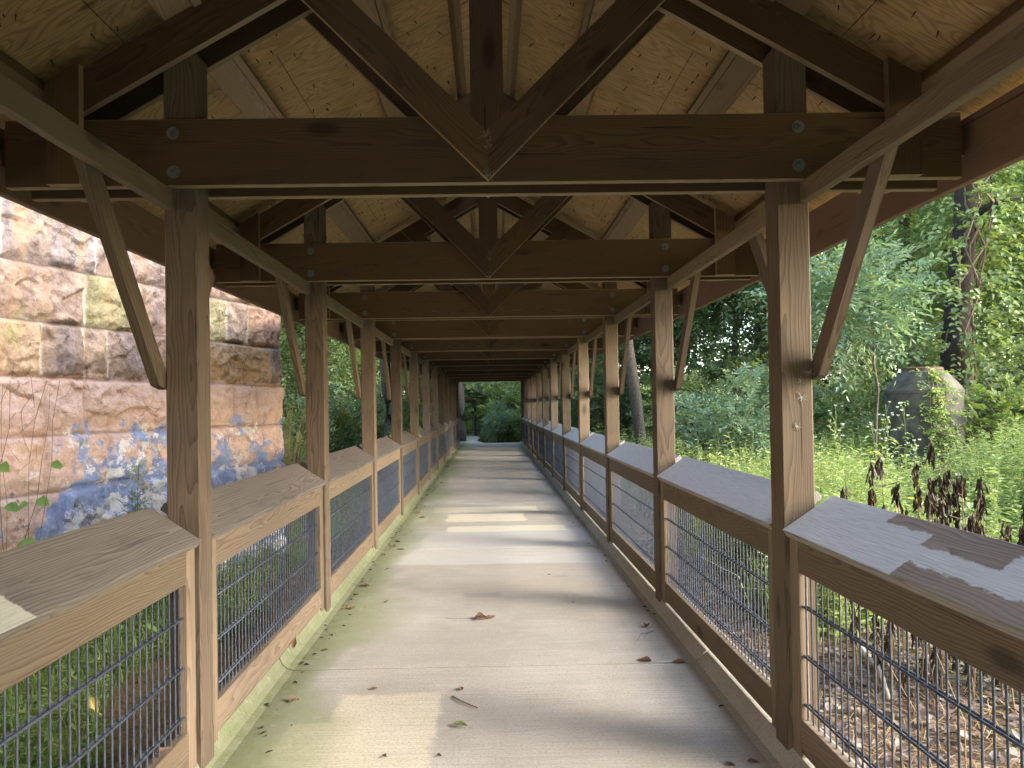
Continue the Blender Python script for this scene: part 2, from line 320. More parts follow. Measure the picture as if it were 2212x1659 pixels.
M['white_flower'] = leaf_mat('white_petals', (0.75, 0.78, 0.74), (0.8, 0.8, 0.78), 0.0, 0.2, 0.2)
M['bark'] = simple('bark', (0.10, 0.082, 0.062), 0.95, 0, 18, 0.5, 0.9, 0.02)
M['bark_dark'] = simple('dark_vine_bark', (0.045, 0.034, 0.026), 0.95, 0, 16, 0.5, 0.9, 0.02)
M['bark_pale'] = simple('pale_bark', (0.11, 0.095, 0.078), 0.95, 0, 14, 0.45, 0.9, 0.02)
M['stem'] = simple('green_stem', (0.14, 0.17, 0.06), 0.8)
M['dry_stem'] = simple('dry_stem', (0.20, 0.15, 0.10), 0.9)
M['pale_branch'] = simple('bleached_branch', (0.42, 0.38, 0.32), 0.85)
M['manhole'] = simple('stained_precast_concrete', (0.105, 0.098, 0.078), 0.9, 0, 4, 0.7, 0.5, 0.01)
M['lid'] = simple('rusty_lid', (0.15, 0.09, 0.06), 0.8, 0.2, 8)

def ground_mat():
    g = N('forest_soil'); p = g.obj(); ps = g.sep(p)
    n = g.noise(p, 1.2, 6, 0.65); n2 = g.noise(p, 22, 5, 0.7)
    soil = g.mix(g.mr(n2, 0.3, 0.7), (0.10, 0.072, 0.052), (0.26, 0.19, 0.135))
    soil = g.mix(g.math('MULTIPLY', g.mr(n, 0.5, 0.62), 0.5), soil, (0.32, 0.22, 0.13))
    green = g.mix(g.mr(n2, 0.3, 0.7), (0.04, 0.08, 0.02), (0.11, 0.17, 0.05))
    ax = g.math('ABSOLUTE', ps[0])
    m = g.mr(g.math('ADD', ax, g.math('MULTIPLY', n, 1.6)), 3.4, 4.2)
    g.bsdf(g.mix(m, soil, green), 0.95, g.bump(n2, 0.8, 0.03), 0.1); return g.m
M['ground'] = ground_mat()

# ---- mesh utilities
def link(name, me, mat=None, parent=None, mw=None):
    o = bpy.data.objects.new(name, me); C.objects.link(o)
    if mat is not None and not me.materials: me.materials.append(mat)
    if mw is not None: o.matrix_world = mw if parent is None else mw
    if parent is not None:
        o.parent = parent
        if mw is not None: o.matrix_basis = mw      # parents stand unrotated, see empty()
    return o
def tag(o, label=None, cat=None, group=None, kind=None):
    if label: o['label'] = label
    if cat: o['category'] = cat
    if group: o['group'] = group
    if kind: o['kind'] = kind
    return o
def empty(name, loc=(0, 0, 0), rz=0.0, **kw):
    o = bpy.data.objects.new(name, None); C.objects.link(o); o.location = loc; o.rotation_euler = (0, 0, rz); o.empty_display_size = 0.2
    return tag(o, **kw)
def mesh_np(name, V, Fq, mat, tint=None, smooth=False):
    """V (n,3); Fq (m,k) faces of equal size"""
    me = bpy.data.meshes.new(name)
    V = np.asarray(V, np.float32); Fq = np.asarray(Fq, np.int32)
    me.vertices.add(len(V)); me.vertices.foreach_set('co', V.ravel())
    k = Fq.shape[1]; me.loops.add(Fq.size); me.polygons.add(len(Fq))
    me.loops.foreach_set('vertex_index', Fq.ravel()); me.polygons.foreach_set('loop_start', np.arange(0, Fq.size, k, dtype=np.int32))
    me.polygons.foreach_set('loop_total', np.full(len(Fq), k, np.int32))
    if tint is not None:
        a = me.attributes.new('tint', 'FLOAT', 'POINT'); a.data.foreach_set('value', np.asarray(tint, np.float32))
    if smooth: me.polygons.foreach_set('use_smooth', np.ones(len(Fq), bool))
    me.update(calc_edges=True); me.validate()
    if mat: me.materials.append(mat)
    return me
class MB:
    """collects boxes / tubes / prisms into one mesh"""
    def __init__(s): s.v = []; s.f = []
    def add(s, vs, fs):
        b = len(s.v); s.v += [tuple(v) for v in vs]; s.f += [tuple(b + i for i in f) for f in fs]
    def box(s, c, d, mat=None, ch=0.0):
        x, y, z = d[0] / 2, d[1] / 2, d[2] / 2
        if ch <= 0:
            vs = [Vector((sx * x, sy * y, sz * z)) for sx in (-1, 1) for sy in (-1, 1) for sz in (-1, 1)]
            fs = [(0, 1, 3, 2), (4, 6, 7, 5), (0, 4, 5, 1), (2, 3, 7, 6), (0, 2, 6, 4), (1, 5, 7, 3)]
        else:                                     # chamfered along x, eased ends
            ring = [(-y + ch, -z), (y - ch, -z), (y, -z + ch), (y, z - ch), (y - ch, z), (-y + ch, z), (-y, z - ch), (-y, -z + ch)]
            vs = []
            for xx, k in ((-x, 0.6), (-x + ch * 0.6, 0.0), (x - ch * 0.6, 0.0), (x, 0.6)):
                for (a, b) in ring: vs.append(Vector((xx, a - math.copysign(ch * k, a), b - math.copysign(ch * k, b))))
            fs = [tuple(range(7, -1, -1)), tuple(range(24, 32))]
            for r in range(3):
                for i in range(8): fs.append((r * 8 + i, r * 8 + (i + 1) % 8, r * 8 + 8 + (i + 1) % 8, r * 8 + 8 + i))
        if mat is not None: vs = [mat @ v for v in vs]
        s.add([v + Vector(c) for v in vs], fs)
    def tube(s, pts, r, n=6, r2=None, cap=True):
        pts = [Vector(p) for p in pts]; k = len(pts); b = len(s.v)
        up = Vector((0, 0, 1))
        for i, p in enumerate(pts):
            d = (pts[min(i + 1, k - 1)] - pts[max(i - 1, 0)]).normalized()
            a = d.cross(up); a = a.normalized() if a.length > 1e-3 else Vector((1, 0, 0)); c = d.cross(a)
            rr = r[i] if isinstance(r, (list, tuple)) else (r if r2 is None else r + (r2 - r) * i / (k - 1))
            for j in range(n):
                t = 2 * math.pi * j / n; s.v.append(tuple(p + a * (rr * math.cos(t)) + c * (rr * math.sin(t))))
        for i in range(k - 1):
            for j in range(n): s.f.append((b + i * n + j, b + i * n + (j + 1) % n, b + (i + 1) * n + (j + 1) % n, b + (i + 1) * n + j))
        if cap: s.f.append(tuple(b + j for j in range(n))[::-1]); s.f.append(tuple(b + (k - 1) * n + j for j in range(n)))
    def mesh(s, name, mat, smooth=False):
        me = bpy.data.meshes.new(name); me.from_pydata(s.v, [], s.f); me.update()
        if smooth: me.polygons.foreach_set('use_smooth', np.ones(len(me.polygons), bool))
        if mat: me.materials.append(mat)
        return me
_bc = {}
def board_mesh(L, w, h, mat, ch=0.004):
    k = (round(L, 4), round(w, 4), round(h, 4), mat.name)
    if k not in _bc:
        b = MB(); b.box((0, 0, 0), (L, w, h), None, ch); me = b.mesh('board', mat); _bc[k] = me
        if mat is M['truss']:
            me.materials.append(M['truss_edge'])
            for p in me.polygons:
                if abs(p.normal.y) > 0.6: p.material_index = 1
    return _bc[k]
def frame_mw(c, xd, yd):
    xd = Vector(xd).normalized(); yd = Vector(yd); yd = (yd - xd * yd.dot(xd)).normalized(); zd = xd.cross(yd)
    m = Matrix.Identity(4)
    for i in range(3): m[i][0], m[i][1], m[i][2], m[i][3] = xd[i], yd[i], zd[i], c[i]
    return m
def board(name, p0, p1, yd, w, h, mat, parent, ch=0.004, label=None):
    """board from p0 to p1, w across yd, h across the third axis"""
    p0, p1 = Vector(p0), Vector(p1)
    o = link(name, board_mesh((p1 - p0).length, w, h, mat, ch), mat, parent, frame_mw((p0 + p1) / 2, p1 - p0, yd))
    if label: o['label'] = label
    return o

# ------------------------------------------------------------------ bridge
S, D1, HB = 2.44, 3.297, 2.494
WI, PW = 1.244, 0.140                  # inner face of posts, post size
XC = WI + PW / 2
KS = range(-3, 13)                     # frames; k = 1 is the nearest one in the picture
YK = {k: D1 + (k - 1) * S for k in KS}
Y0, Y1 = YK[-1] - 0.5, YK[12] + 0.45
SL = 0.568; ANG = math.atan(SL); CA, SA = math.cos(ANG), math.sin(ANG)
def zr(x): return 2.805 + SL * (1.72 - abs(x))      # underside of rafters
bridge = empty('covered_bridge', (0, 0, 0), label='long timber covered footbridge with gabled truss roof and wire mesh railings', cat='footbridge')
RV = 0.185                                          # rafter depth measured plumb
def clip_board(name, pts, y, t, mat, parent):
    """plank in the XZ plane with an exact outline, thickness t along Y; grain along the longest edge"""
    P = [Vector((a, 0, b)) for a, b in pts]
    e = max(((P[(i + 1) % len(P)] - P[i]) for i in range(len(P))), key=lambda v: v.length).normalized()
    if e.x < 0: e = -e
    c = sum(P, Vector()) / len(P); c.y = y
    mw = frame_mw(c, e, (-e.z, 0, e.x)); inv = mw.inverted()
    vs = [inv @ Vector((p.x, y + s * t / 2, p.z)) for s in (-1, 1) for p in P]; n = len(P)
    b = MB(); b.add(vs, [tuple(range(n)), tuple(range(2 * n - 1, n - 1, -1))] + [(i, i + n, (i + 1) % n + n, (i + 1) % n) for i in range(n)])
    me = b.mesh('plank', mat)
    bmx = __import__('bmesh').new(); bmx.from_mesh(me); __import__('bmesh').ops.recalc_face_normals(bmx, faces=bmx.faces); bmx.to_mesh(me); bmx.free()
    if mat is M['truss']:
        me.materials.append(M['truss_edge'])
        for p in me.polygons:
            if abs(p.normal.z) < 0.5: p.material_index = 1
    return link(name, me, mat, parent, mw)
T = 0.038
ZR0 = zr(0)
def frame(k):
    y = YK[k]
    for s in (-1, 1):
        o = board('post', (s * XC, y, 0.0), (s * XC, y, zr(XC) + 0.05), (0, 1, 0), PW, PW, M['post'], bridge, 0.006)
    for f, yy in ((-1, y - PW / 2 - T / 2), (1, y + PW / 2 + T / 2)):
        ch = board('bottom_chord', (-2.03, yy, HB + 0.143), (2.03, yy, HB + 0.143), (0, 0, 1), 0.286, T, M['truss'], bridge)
        for s in (-1, 1):
            for zb in (HB + 0.225, HB + 0.06):
                b = MB(); yb = 0.0
                b.tube([(0, 0, 0), (0, f * 0.004, 0)], 0.027, 18); b.tube([(0, f * 0.004, 0), (0, f * 0.018, 0)], 0.0145, 6); b.tube([(0, f * 0.018, 0), (0, f * 0.028, 0)], 0.008, 10)
                if not hasattr(frame, 'bm' + str(f)): setattr(frame, 'bm' + str(f), b.mesh('bolt', M['bolt']))
                m = ch.matrix_basis.inverted() @ Matrix.Translation((s * (XC + 0.012), yy + f * (T / 2 + 0.0005), zb))
                bo = link('bolt', getattr(frame, 'bm' + str(f)), None, ch, m)
        for s in (-1, 1):
            # rafter outline: heel cut plumb, ridge cut plumb
            xe = 1.745
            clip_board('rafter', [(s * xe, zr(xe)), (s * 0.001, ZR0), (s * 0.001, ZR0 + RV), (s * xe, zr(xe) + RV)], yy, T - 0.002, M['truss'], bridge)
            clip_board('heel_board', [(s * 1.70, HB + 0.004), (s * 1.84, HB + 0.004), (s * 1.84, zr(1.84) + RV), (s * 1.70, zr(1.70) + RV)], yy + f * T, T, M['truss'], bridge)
        yw = yy + f * (T + 0.001)
        wd = 0.141; q = wd * math.sqrt(2)
        tip = HB + 0.004
        for s in (-1, 1):
            def meet(c):                  # 45 degree line z = tip + c + x, with rafter top line
                return (zr(0) + RV * 0.92 - tip - c) / (1 + SL)
            x1, x2 = meet(0), meet(q)
            # cut for the king post above
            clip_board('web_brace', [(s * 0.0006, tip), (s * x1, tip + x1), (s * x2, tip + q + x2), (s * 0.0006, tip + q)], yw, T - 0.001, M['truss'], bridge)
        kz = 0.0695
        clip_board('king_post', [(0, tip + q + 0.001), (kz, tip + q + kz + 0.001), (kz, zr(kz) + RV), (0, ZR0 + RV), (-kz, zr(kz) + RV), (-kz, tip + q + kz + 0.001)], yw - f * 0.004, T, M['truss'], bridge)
for k in KS: frame(k)

def seg_ys():
    ks = list(KS); return [(YK[a] + PW / 2, YK[b] - PW / 2, a) for a, b in zip(ks[:-1], ks[1:])]
random.seed(5)
def knee(s, k, d, stub=False):
    y = YK[k]
    xa = s * (WI + PW + T / 2 + 0.001)
    z0, z1 = 1.66, HB - 0.04
    ya, yb = y + d * 0.02, y + d * 0.62
    if stub: z1 = 2.27; yb = ya + (yb - ya) * 0.72
    dv = Vector((0, yb - ya, z1 - z0)).normalized(); nrm = Vector((0, dv.z, -dv.y)) * d
    w = 0.089
    # outline in the YZ plane: plumb cut at the foot, square cut at the head
    A = Vector((0, ya, z0)); B = Vector((0, yb, z1))
    pts = [A, A + nrm * 0.03 + dv * -0.01, A + nrm * w + dv * 0.09, B + nrm * w, B] if stub else [A, A + nrm * 0.035 - dv * 0.0, A + nrm * w + dv * 0.06, B + nrm * w - dv * 0.05, B]
    if not stub:
        zt = HB - 0.002; pts[-1] = A + dv * ((zt - A.z) / dv.z); q = A + nrm * w; pts[-2] = q + dv * ((zt - q.z) / dv.z)
    c = sum(pts, Vector()) / len(pts); c.x = xa
    mw = frame_mw(c, dv, (1, 0, 0)); inv = mw.inverted(); n = len(pts)
    vs = [inv @ Vector((xa + t * T / 2, p.y, p.z)) for t in (-1, 1) for p in pts]
    b = MB(); b.add(vs, [tuple(range(n)), tuple(range(2 * n - 1, n - 1, -1))] + [(i, i + n, (i + 1) % n + n, (i + 1) % n) for i in range(n)])
    me = b.mesh('knee', M['post'])
    import bmesh
    bmx = bmesh.new(); bmx.from_mesh(me); bmesh.ops.recalc_face_normals(bmx, faces=bmx.faces); bmx.to_mesh(me); bmx.free()
    o = link('knee_brace', me, None, bridge, mw)
    if stub: o['label'] = 'short broken off knee brace behind the nearest left post'
for k in KS:
    for s in (-1, 1):
        if k > KS[0]: knee(s, k, -1)
        if k < 12: knee(s, k, 1, stub=(k == 1 and s == -1))

# plate beams, rail bays
_mm = {}
def mesh_panel(s, L, k):
    far = k > 1
    key = (L, far)
    if key not in _mm:
        b = MB(); n = int(L / 0.051); z0, z1 = 0.215, 0.855; nv = 8 if not far else 4
        for i in range(n + 1):
            x = -L / 2 + 0.01 + i * (L - 0.02) / n
            jit = 0.0015 * math.sin(i * 12.9)
            b.tube([(x + jit, 0, z0), (x - jit, 0, z1)], 0.0037, nv, cap=False)
        for zz in (0.29, 0.49, 0.695):
            for sd in (-1, 1): b.tube([(-L / 2 - 0.012, sd * 0.0075, zz), (L / 2 + 0.012, sd * 0.0085, zz)], 0.0046, nv + 1)
            for e in (-1, 1):                                   # hooked ends
                b.tube([(e * (L / 2 + 0.012), -0.012, zz), (e * (L / 2 + 0.012), 0.012, zz)], 0.005, 5)
        _mm[key] = b.mesh('wire', M['wire'], True)
    return _mm[key]
for (ya, yb, k) in seg_ys():
    for s in (-1, 1):
        board('plate_beam', (s * (WI + PW - 0.022), ya + 0.002, HB - 0.0475), (s * (WI + PW - 0.022), yb - 0.002, HB - 0.0475), (0, 0, 1), 0.091, 0.038, M['plate'], bridge)
        if k < 0: continue
        g = 0.010
        # sloping cap
        mi, mo = Vector((1.236, 0, 0.999)), Vector((1.456, 0, 1.142))
        c = (mi + mo) / 2; ac = (mo - mi).normalized(); w = (mo - mi).length
        nrm = Vector((-ac.z, 0, ac.x)); c = c - nrm * 0.019
        if s < 0:
            mat = M['cap_left_painted'] if k == 0 else M['cap_left'] if k in (5, 6, 8) else M['cap']
        else: mat = M['cap_right_painted'] if k == 0 else M['cap_right']
        o = board('rail_cap', (s * c.x, ya + 0.003, c.z), (s * c.x, yb - 0.004, c.z), (s * ac.x, 0, ac.z), w, T, mat, bridge, 0.003)
        if k == 0: o['label'] = 'grey cap board with a beige painted patch' if s < 0 else 'cap board with pale blue grey paint and bare patches'
        xi = WI + 0.020
        xr = s * (xi + T / 2)
        sa, sb = ya + g, yb - g
        for yy in (sa + 0.0445, sb - 0.0445):
            board('rail_stile', (xr, yy, 0.012), (xr, yy, 0.978), (0, 1, 0), 0.089, T, M['rail'], bridge, 0.003)
        board('top_rail', (xr, sa + 0.0895, 0.906), (xr, sb - 0.0895, 0.906), (0, 0, 1), 0.142, T, M['rail'], bridge, 0.003)
        board('bottom_rail', (xr, sa + 0.0895, 0.158), (xr, sb - 0.0895, 0.158), (0, 0, 1), 0.140, T, M['rail'], bridge, 0.003)
        Lm = round((sb - sa) - 0.178 - 0.006, 3)
        o = link('wire_mesh', mesh_panel(s, Lm, k), None, bridge, frame_mw((s * (xi + 0.024), (sa + sb) / 2, 0), (0, 1, 0), (-1, 0, 0)))
        board('outer_rail', (s * (WI + PW - 0.03), ya + 0.002, 0.955), (s * (WI + PW - 0.03), yb - 0.002, 0.955), (0, 0, 1), 0.14, T, M['rail'], bridge, 0.003)

# purlins, sheathing, roof covering, fascias
PB = RV                                   # plumb offset from rafter underside to rafter top
LY = Y1 - Y0; YM = (Y0 + Y1) / 2
for s in (-1, 1):
    nrm = Vector((s * SA, 0, CA))         # outward normal of this slope
    along = Vector((s * CA, 0, -SA))
    def on(x, off): return Vector((s * x, 0, zr(x) + PB)) + nrm * off
    for xc, strip in ((0.16, False), (0.63, True), (1.30, True), (1.93, True)):
        p = on(xc, 0.045)
        w = 0.14 if strip else 0.045
        ys = [Y0, YK[2] + 0.3, YK[6] - 0.2, YK[10] + 0.1, Y1]
        for a, b in zip(ys[:-1], ys[1:]):
            o = board('purlin', (p.x, a + 0.002, p.z), (p.x, b - 0.002, p.z), along, w, 0.086, M['purlin'], bridge)
            if strip and xc < 1.9:
                q = on(xc, 0.038) - along * (0.07 + 0.021)
                board('purlin_strip', (q.x, a + 0.002, q.z), (q.x, b - 0.002, q.z), along, 0.038, 0.10, M['purlin'], bridge)
    x_out = 2.14
    p0, p1 = on(0.0, 0.0885), on(x_out, 0.0885)
    Lr = (p1 - p0).length
    b = MB(); nP = int(math.ceil(LY / 1.22)); c0 = (p0 + p1) / 2 + nrm * 0.009
    for i in range(nP):
        a = i * 1.22; e = min(a + 1.22, LY)
        half = Lr * (0.5 if i % 2 else 0.72)
        for u0, u1 in ((0.0, half), (half + 0.004, Lr)):
            b.box(((u0 + u1) / 2 - Lr / 2, (a + e) / 2 - LY / 2 - 0.0, 0), (u1 - u0, e - a - 0.004, 0.016))
    mw = frame_mw((c0.x, YM, c0.z), along if s > 0 else along, (0, 1, 0))
    link('roof_sheathing', b.mesh('sheathing', M['ply']), None, bridge, mw)
    b = MB(); b.box((0, 0, 0), (Lr + 0.06, LY + 0.06, 0.02))
    c1 = c0 + nrm * (0.0195 if True else 0)
    link('roof_covering', b.mesh('covering', M['shingle']), None, bridge, frame_mw((c1.x + along.x * 0.02, YM, c1.z + along.z * 0.02), along, (0, 1, 0)))
    # nail points through the sheathing
    random.seed(11 + s); b = MB()
    for i in range(620):
        row = random.choice([0.28, 0.42, 0.82, 1.0, 1.15, 1.46, 1.62, 1.75]) + random.gauss(0, 0.03)
        y = random.uniform(0.5, 14.0) if i < 470 else random.uniform(14, Y1)
        q = on(row, 0.088); tip = q - nrm * random.uniform(0.015, 0.032) + Vector((random.gauss(0, .006), random.gauss(0, .006), 0))
        b.tube([(q.x, y, q.z), (tip.x, y, tip.z)], 0.0032, 4, r2=0.0012)
    tag(link('nail_point', b.mesh('nails', M['nail']), None, bridge), kind='stuff')
    ys = [Y0, YK[1] - 1.1, YK[3] + 0.9, YK[5] + 1.2, YK[8] + 0.4, YK[10] + 0.6, Y1]
    for a, b_ in zip(ys[:-1], ys[1:]):
        board('fascia_board', (s * (2.095 + T / 2), a + 0.0015, HB + 0.142), (s * (2.095 + T / 2), b_ - 0.0015, HB + 0.142), (0, 0, 1), 0.284, T, M['fascia'], bridge)
    # soffit ledger just behind the fascia, under the rafter tails
for k in KS:
    for s in (-1, 1):
        board('outrigger_block', (s * 2.06, YK[k] - 0.055, HB + 0.17), (s * 2.06, YK[k] + 0.055, HB + 0.17), (0, 0, 1), 0.12, 0.036, M['truss'], bridge)

# cobwebs in the V of the nearest trusses and on one post: thin threads
random.seed(3)
for k, nth in ((1, 44), (2, 30)):
    b = MB(); y = YK[k] - PW / 2 - 2 * T - 0.003
    for i in range(nth):
        if i % 2: c = Vector((random.gauss(0, 0.012), y, HB + 0.01 + abs(random.gauss(0, 0.02))))
        else: c = Vector((random.gauss(0, 0.01), y, HB + 0.12 + random.random() * 0.1))
        d = Vector((random.gauss(0, 1), -abs(random.gauss(0, .3)), random.gauss(0, 1))).normalized() * random.uniform(0.006, 0.026)
        b.tube([c, c + d * 0.5 + Vector((0, -0.002, -0.003)), c + d], 0.0005, 3, cap=False)
    tag(link('cobweb', b.mesh('cobweb', M['web']), None, bridge), kind='stuff')
b = MB(); yp = YK[1] - PW / 2 - 0.001
for cx_, cz_, rr in ((1.335, 1.565, .035), (1.33, 1.635, .02), (1.31, 1.44, .02), (1.37, 1.67, .03)):
    for i in range(20):
        a = random.random() * 6.28; L = random.uniform(.3, 1.2) * rr
        b.tube([(cx_, yp, cz_), (cx_ + math.cos(a) * L * .6, yp - .004, cz_ + math.sin(a) * L * .6), (cx_ + math.cos(a) * L, yp, cz_ + math.sin(a) * L)], 0.0006, 3, cap=False)
tag(link('cobweb', b.mesh('cobweb', M['web']), None, bridge), kind='stuff')

# ------------------------------------------------------------------ deck, curbs, ground
b = MB()
DY0, DY1 = -9.0, 31.05
joints = [4.5 + 3.72 * i for i in range(-4, 8)]
ys = [DY0] + [j for j in joints if DY0 < j < DY1] + [DY1]
for a, e in zip(ys[:-1], ys[1:]):
    a2, e2 = a + 0.006, e - 0.006
    b.box((0, (a2 + e2) / 2, -0.125), (3.0, e2 - a2, 0.25))
    for yy, w in ((a2 + 0.03, 0.03), (e2 - 0.03, 0.03)):        # trowelled edge beads at the joints
        b.add([(-1.2, yy - w / 2, 0.0005), (1.2, yy - w / 2, 0.0005), (1.2, yy, 0.004), (-1.2, yy, 0.004), (1.2, yy + w / 2, 0.0005), (-1.2, yy + w / 2, 0.0005)], [(0, 1, 2, 3), (3, 2, 4, 5)])
b.box((0, (DY0 + DY1) / 2, -0.14), (2.99, DY1 - DY0 - 0.02, 0.2))
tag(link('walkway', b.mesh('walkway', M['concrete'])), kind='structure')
for s in (-1, 1):
    b = MB()
    for a, e in zip(ys[:-1], ys[1:]):
        a2, e2 = a + 0.008, e - 0.008
        prof = [(1.165, 0.0), (1.20, 0.010), (1.235, 0.045), (1.262, 0.068), (1.46, 0.072), (1.46, 0.0)] if s > 0 else [(1.19, 0.0), (1.23, 0.012), (1.255, 0.035), (1.275, 0.075), (1.46, 0.08), (1.46, 0.0)]
        n = len(prof); vs = [(s * x, yy, z) for yy in (a2, e2) for x, z in prof]
        b.add(vs, [tuple(range(n)), tuple(range(2 * n - 1, n - 1, -1))] + [(i, (i + 1) % n, (i + 1) % n + n, i + n) for i in range(n)])
    tag(link('curb', b.mesh('curb', M['concrete'])), kind='structure')

GZ = -0.30
def hgt(x, y):
    d = max(0.0, abs(x) - 1.6)
    return GZ + 0.05 * noise.noise(Vector((x * .5, y * .5, 0))) * min(1, d) + 0.02 * noise.noise(Vector((x * 2, y * 2, 3))) + 0.012 * max(0, d - 3)
def grid_ax(a, b, fine0, fine1, sf, sc):
    xs = []; x = a
    while x < b: xs.append(x); x += sf if fine0 <= x < fine1 else sc
    return xs + [b]
gx = grid_ax(-400, 400, -10, 10, 0.25, 6.0); gy = grid_ax(-60, 600, -4, 24, 0.3, 6.0)
V = [(x, y, hgt(x, y)) for y in gy for x in gx]; nx = len(gx)
Fq = [(j * nx + i, j * nx + i + 1, (j + 1) * nx + i + 1, (j + 1) * nx + i) for j in range(len(gy) - 1) for i in range(nx - 1)]
tag(link('ground', mesh_np('ground', V, Fq, M['ground'], smooth=True)), kind='structure')
# gravel path continuing past the bridge end
b = MB(); pts = [(-0.9, 31.1), (-1.3, 33.5), (-1.2, 36.0), (-1.6, 39.0), (-3.0, 43.0)]
pv = []
for i, (x, y) in enumerate(pts): pv += [(x - .7, y, -0.02 + .055 * max(0, i - 1)), (x + .7, y, -0.02 + .055 * max(0, i - 1))]
b.add(pv, [(2 * i, 2 * i + 1, 2 * i + 3, 2 * i + 2) for i in range(len(pts) - 1)])
tag(link('path', b.mesh('path', M['concrete'])), kind='structure')

# ------------------------------------------------------------------ stone wall
def stone_wall():
    rng = random.Random(21)
    zc = [-0.45, 0.0, 0.45, 0.905, 1.36, 1.83, 2.285, 2.76, 3.22, 3.70, 4.15, 4.6]
    fixed = {3: [0.0, 0.4, 1.1, 1.85, 2.7, 3.35, 4.1], 4: [0.0, 0.5, 0.93, 1.75, 2.95, 3.33, 4.3], 5: [0.0, 0.24, 1.5, 2.68, 2.95, 3.36, 4.2], 6: [0.0, 0.64, 1.02, 1.3, 2.3, 2.92, 4.0], 7: [0.0, 0.5, 1.5, 2.8, 3.7], 2: [0.0, 0.7, 1.6, 2.3, 3.2, 4.0]}
    Lw = 14.0; courses = []  # unseen stretch behind the camera lengthened to shade the near bridge
    for i in range(len(zc) - 1):
        us = list(fixed.get(i, [0.0]))
        while us[-1] < Lw: us.append(us[-1] + rng.uniform(0.45, 1.15))
        us[-1] = Lw
        cols = []
        for j in range(len(us) - 1):
            base = rng.choice([(0.36, 0.27, 0.22), (0.47, 0.35, 0.22), (0.30, 0.245, 0.225), (0.53, 0.44, 0.30), (0.41, 0.32, 0.25), (0.34, 0.32, 0.18), (0.27, 0.235, 0.225), (0.50, 0.37, 0.25), (0.44, 0.29, 0.21)])
            cols.append((base, rng.uniform(0.6, 1.25), rng.uniform(-1, 1), rng.uniform(-1, 1), rng.random() * 50))
        courses.append((zc[i], zc[i + 1], us, cols))
    st = 0.016; ua = [i * 0.014 for i in range(330)]; ua += [ua[-1] + 0.06 * (i + 1) for i in range(156)]; nu = len(ua); nz = int((zc[-1] - zc[0]) / st) + 1; bed = np.zeros(nz * nu, np.float32)
    V = np.zeros((nz * nu, 3), np.float32); tint = np.zeros((nz * nu, 4), np.float32); mort = np.zeros(nz * nu, np.float32)
    nf = noise.noise; fr = noise.fractal
    for a in range(nz):
        z = zc[0] + a * st
        for i in range(nu):
            u = ua[i]
            zz = z + 0.012 * nf(Vector((u * 1.3, z * 2, 5))) + 0.008 * nf(Vector((u * 6, z * 6, 1)))
            uu = u + 0.02 * nf(Vector((u * 2, z * 3, 9)))
            ci = 0
            while ci < len(courses) - 1 and zz > courses[ci][1]: ci += 1
            z0, z1, us, cols = courses[ci]
            ji = 0
            while ji < len(us) - 2 and uu > us[ji + 1]: ji += 1
            base, bulge, tu, tz, seed = cols[ji]
            du = min(uu - us[ji], us[ji + 1] - uu); 
            if uu < us[1] and ji == 0: du = min(max(uu + 0.02, 0.0) , us[1] - uu)
            dz = min(zz - z0, z1 - zz)
            d = min(du, dz * (1.0))
            e = min(1.0, max(0.0, (d - 0.010) / 0.03)); prof = 1 - (1 - e) ** 2.0
            cu = (uu - us[ji]) / (us[ji + 1] - us[ji]) - .5; cz = (zz - z0) / (z1 - z0) - .5
            rock = fr(Vector((u * 2.4, z * 2.4, seed)), 1.0, 2.1, 5)
            rock3 = nf(Vector((u * 15, z * 15, seed)))
            dd_, pp_ = noise.voronoi(Vector((u * 3.6 + 0.5 * rock, z * 4.6, seed)))
            q_ = pp_[0]; h1 = nf(q_ * 7.7); h2 = nf(q_ * 5.1 + Vector((3, 1, 2)))
            facet = h1 * 0.9 + (u * 3.6 - q_.x) * h2 * 0.9 + (z * 4.6 - q_.y) * h1 * 0.9
            dd2, pp2 = noise.voronoi(Vector((u * 13, z * 15, seed)))
            f2 = nf(pp2[0] * 3.3)
            lip = max(0.0, -cz - 0.24 + 0.3 * nf(Vector((u * 3 + seed, 0, seed)))) * 0.22
            out = prof * (0.018 * bulge + 0.028 * rock + 0.042 * facet + 0.020 * f2 + 0.010 * rock3 + 0.02 * tu * cu + 0.02 * tz * cz - lip * 0.6) - (0.015 if du < dz else 0.032) * (1 - prof)
            batter = (zc[-1] - z) * 0.012
            k = a * nu + i
            V[k] = (u, out + batter, z)
            v = 0.9 + 0.25 * nf(Vector((seed, 2, 2)))
            tint[k] = (base[0] * v, base[1] * v, base[2] * v, 1)
            mort[k] = 1 - min(1, max(0, (du - 0.006) / 0.014)); bed[k] = 1 - min(1, max(0, (dz - 0.005 - 0.006 * nf(Vector((u * 4, z, 3)))) / 0.013))
    F = []
    for a in range(nz - 1):
        r = a * nu
        for i in range(nu - 1): F.append((r + i, r + nu + i, r + nu + i + 1, r + i + 1))
    me = mesh_np('face', V, F, M['masonry'], smooth=False)
    at = me.attributes.new('stone_tint', 'FLOAT_COLOR', 'POINT'); at.data.foreach_set('color', tint.ravel())
    at = me.attributes.new('mortar', 'FLOAT', 'POINT'); at.data.foreach_set('value', mort)
    at = me.attributes.new('bed', 'FLOAT', 'POINT'); at.data.foreach_set('value', bed)
    # u runs from the far corner towards the camera; y local = outwards
    u = Vector((-0.3138, -0.9495, 0)); n = Vector((0.9495, -0.3138, 0))
    corner = Vector((-2.600, 9.35, 0))
    t = empty('stone_wall', corner, label='massive rough sandstone block wall with salmon, blue and white paint on its lower courses', cat='wall')
    mw = Matrix.Identity(4)
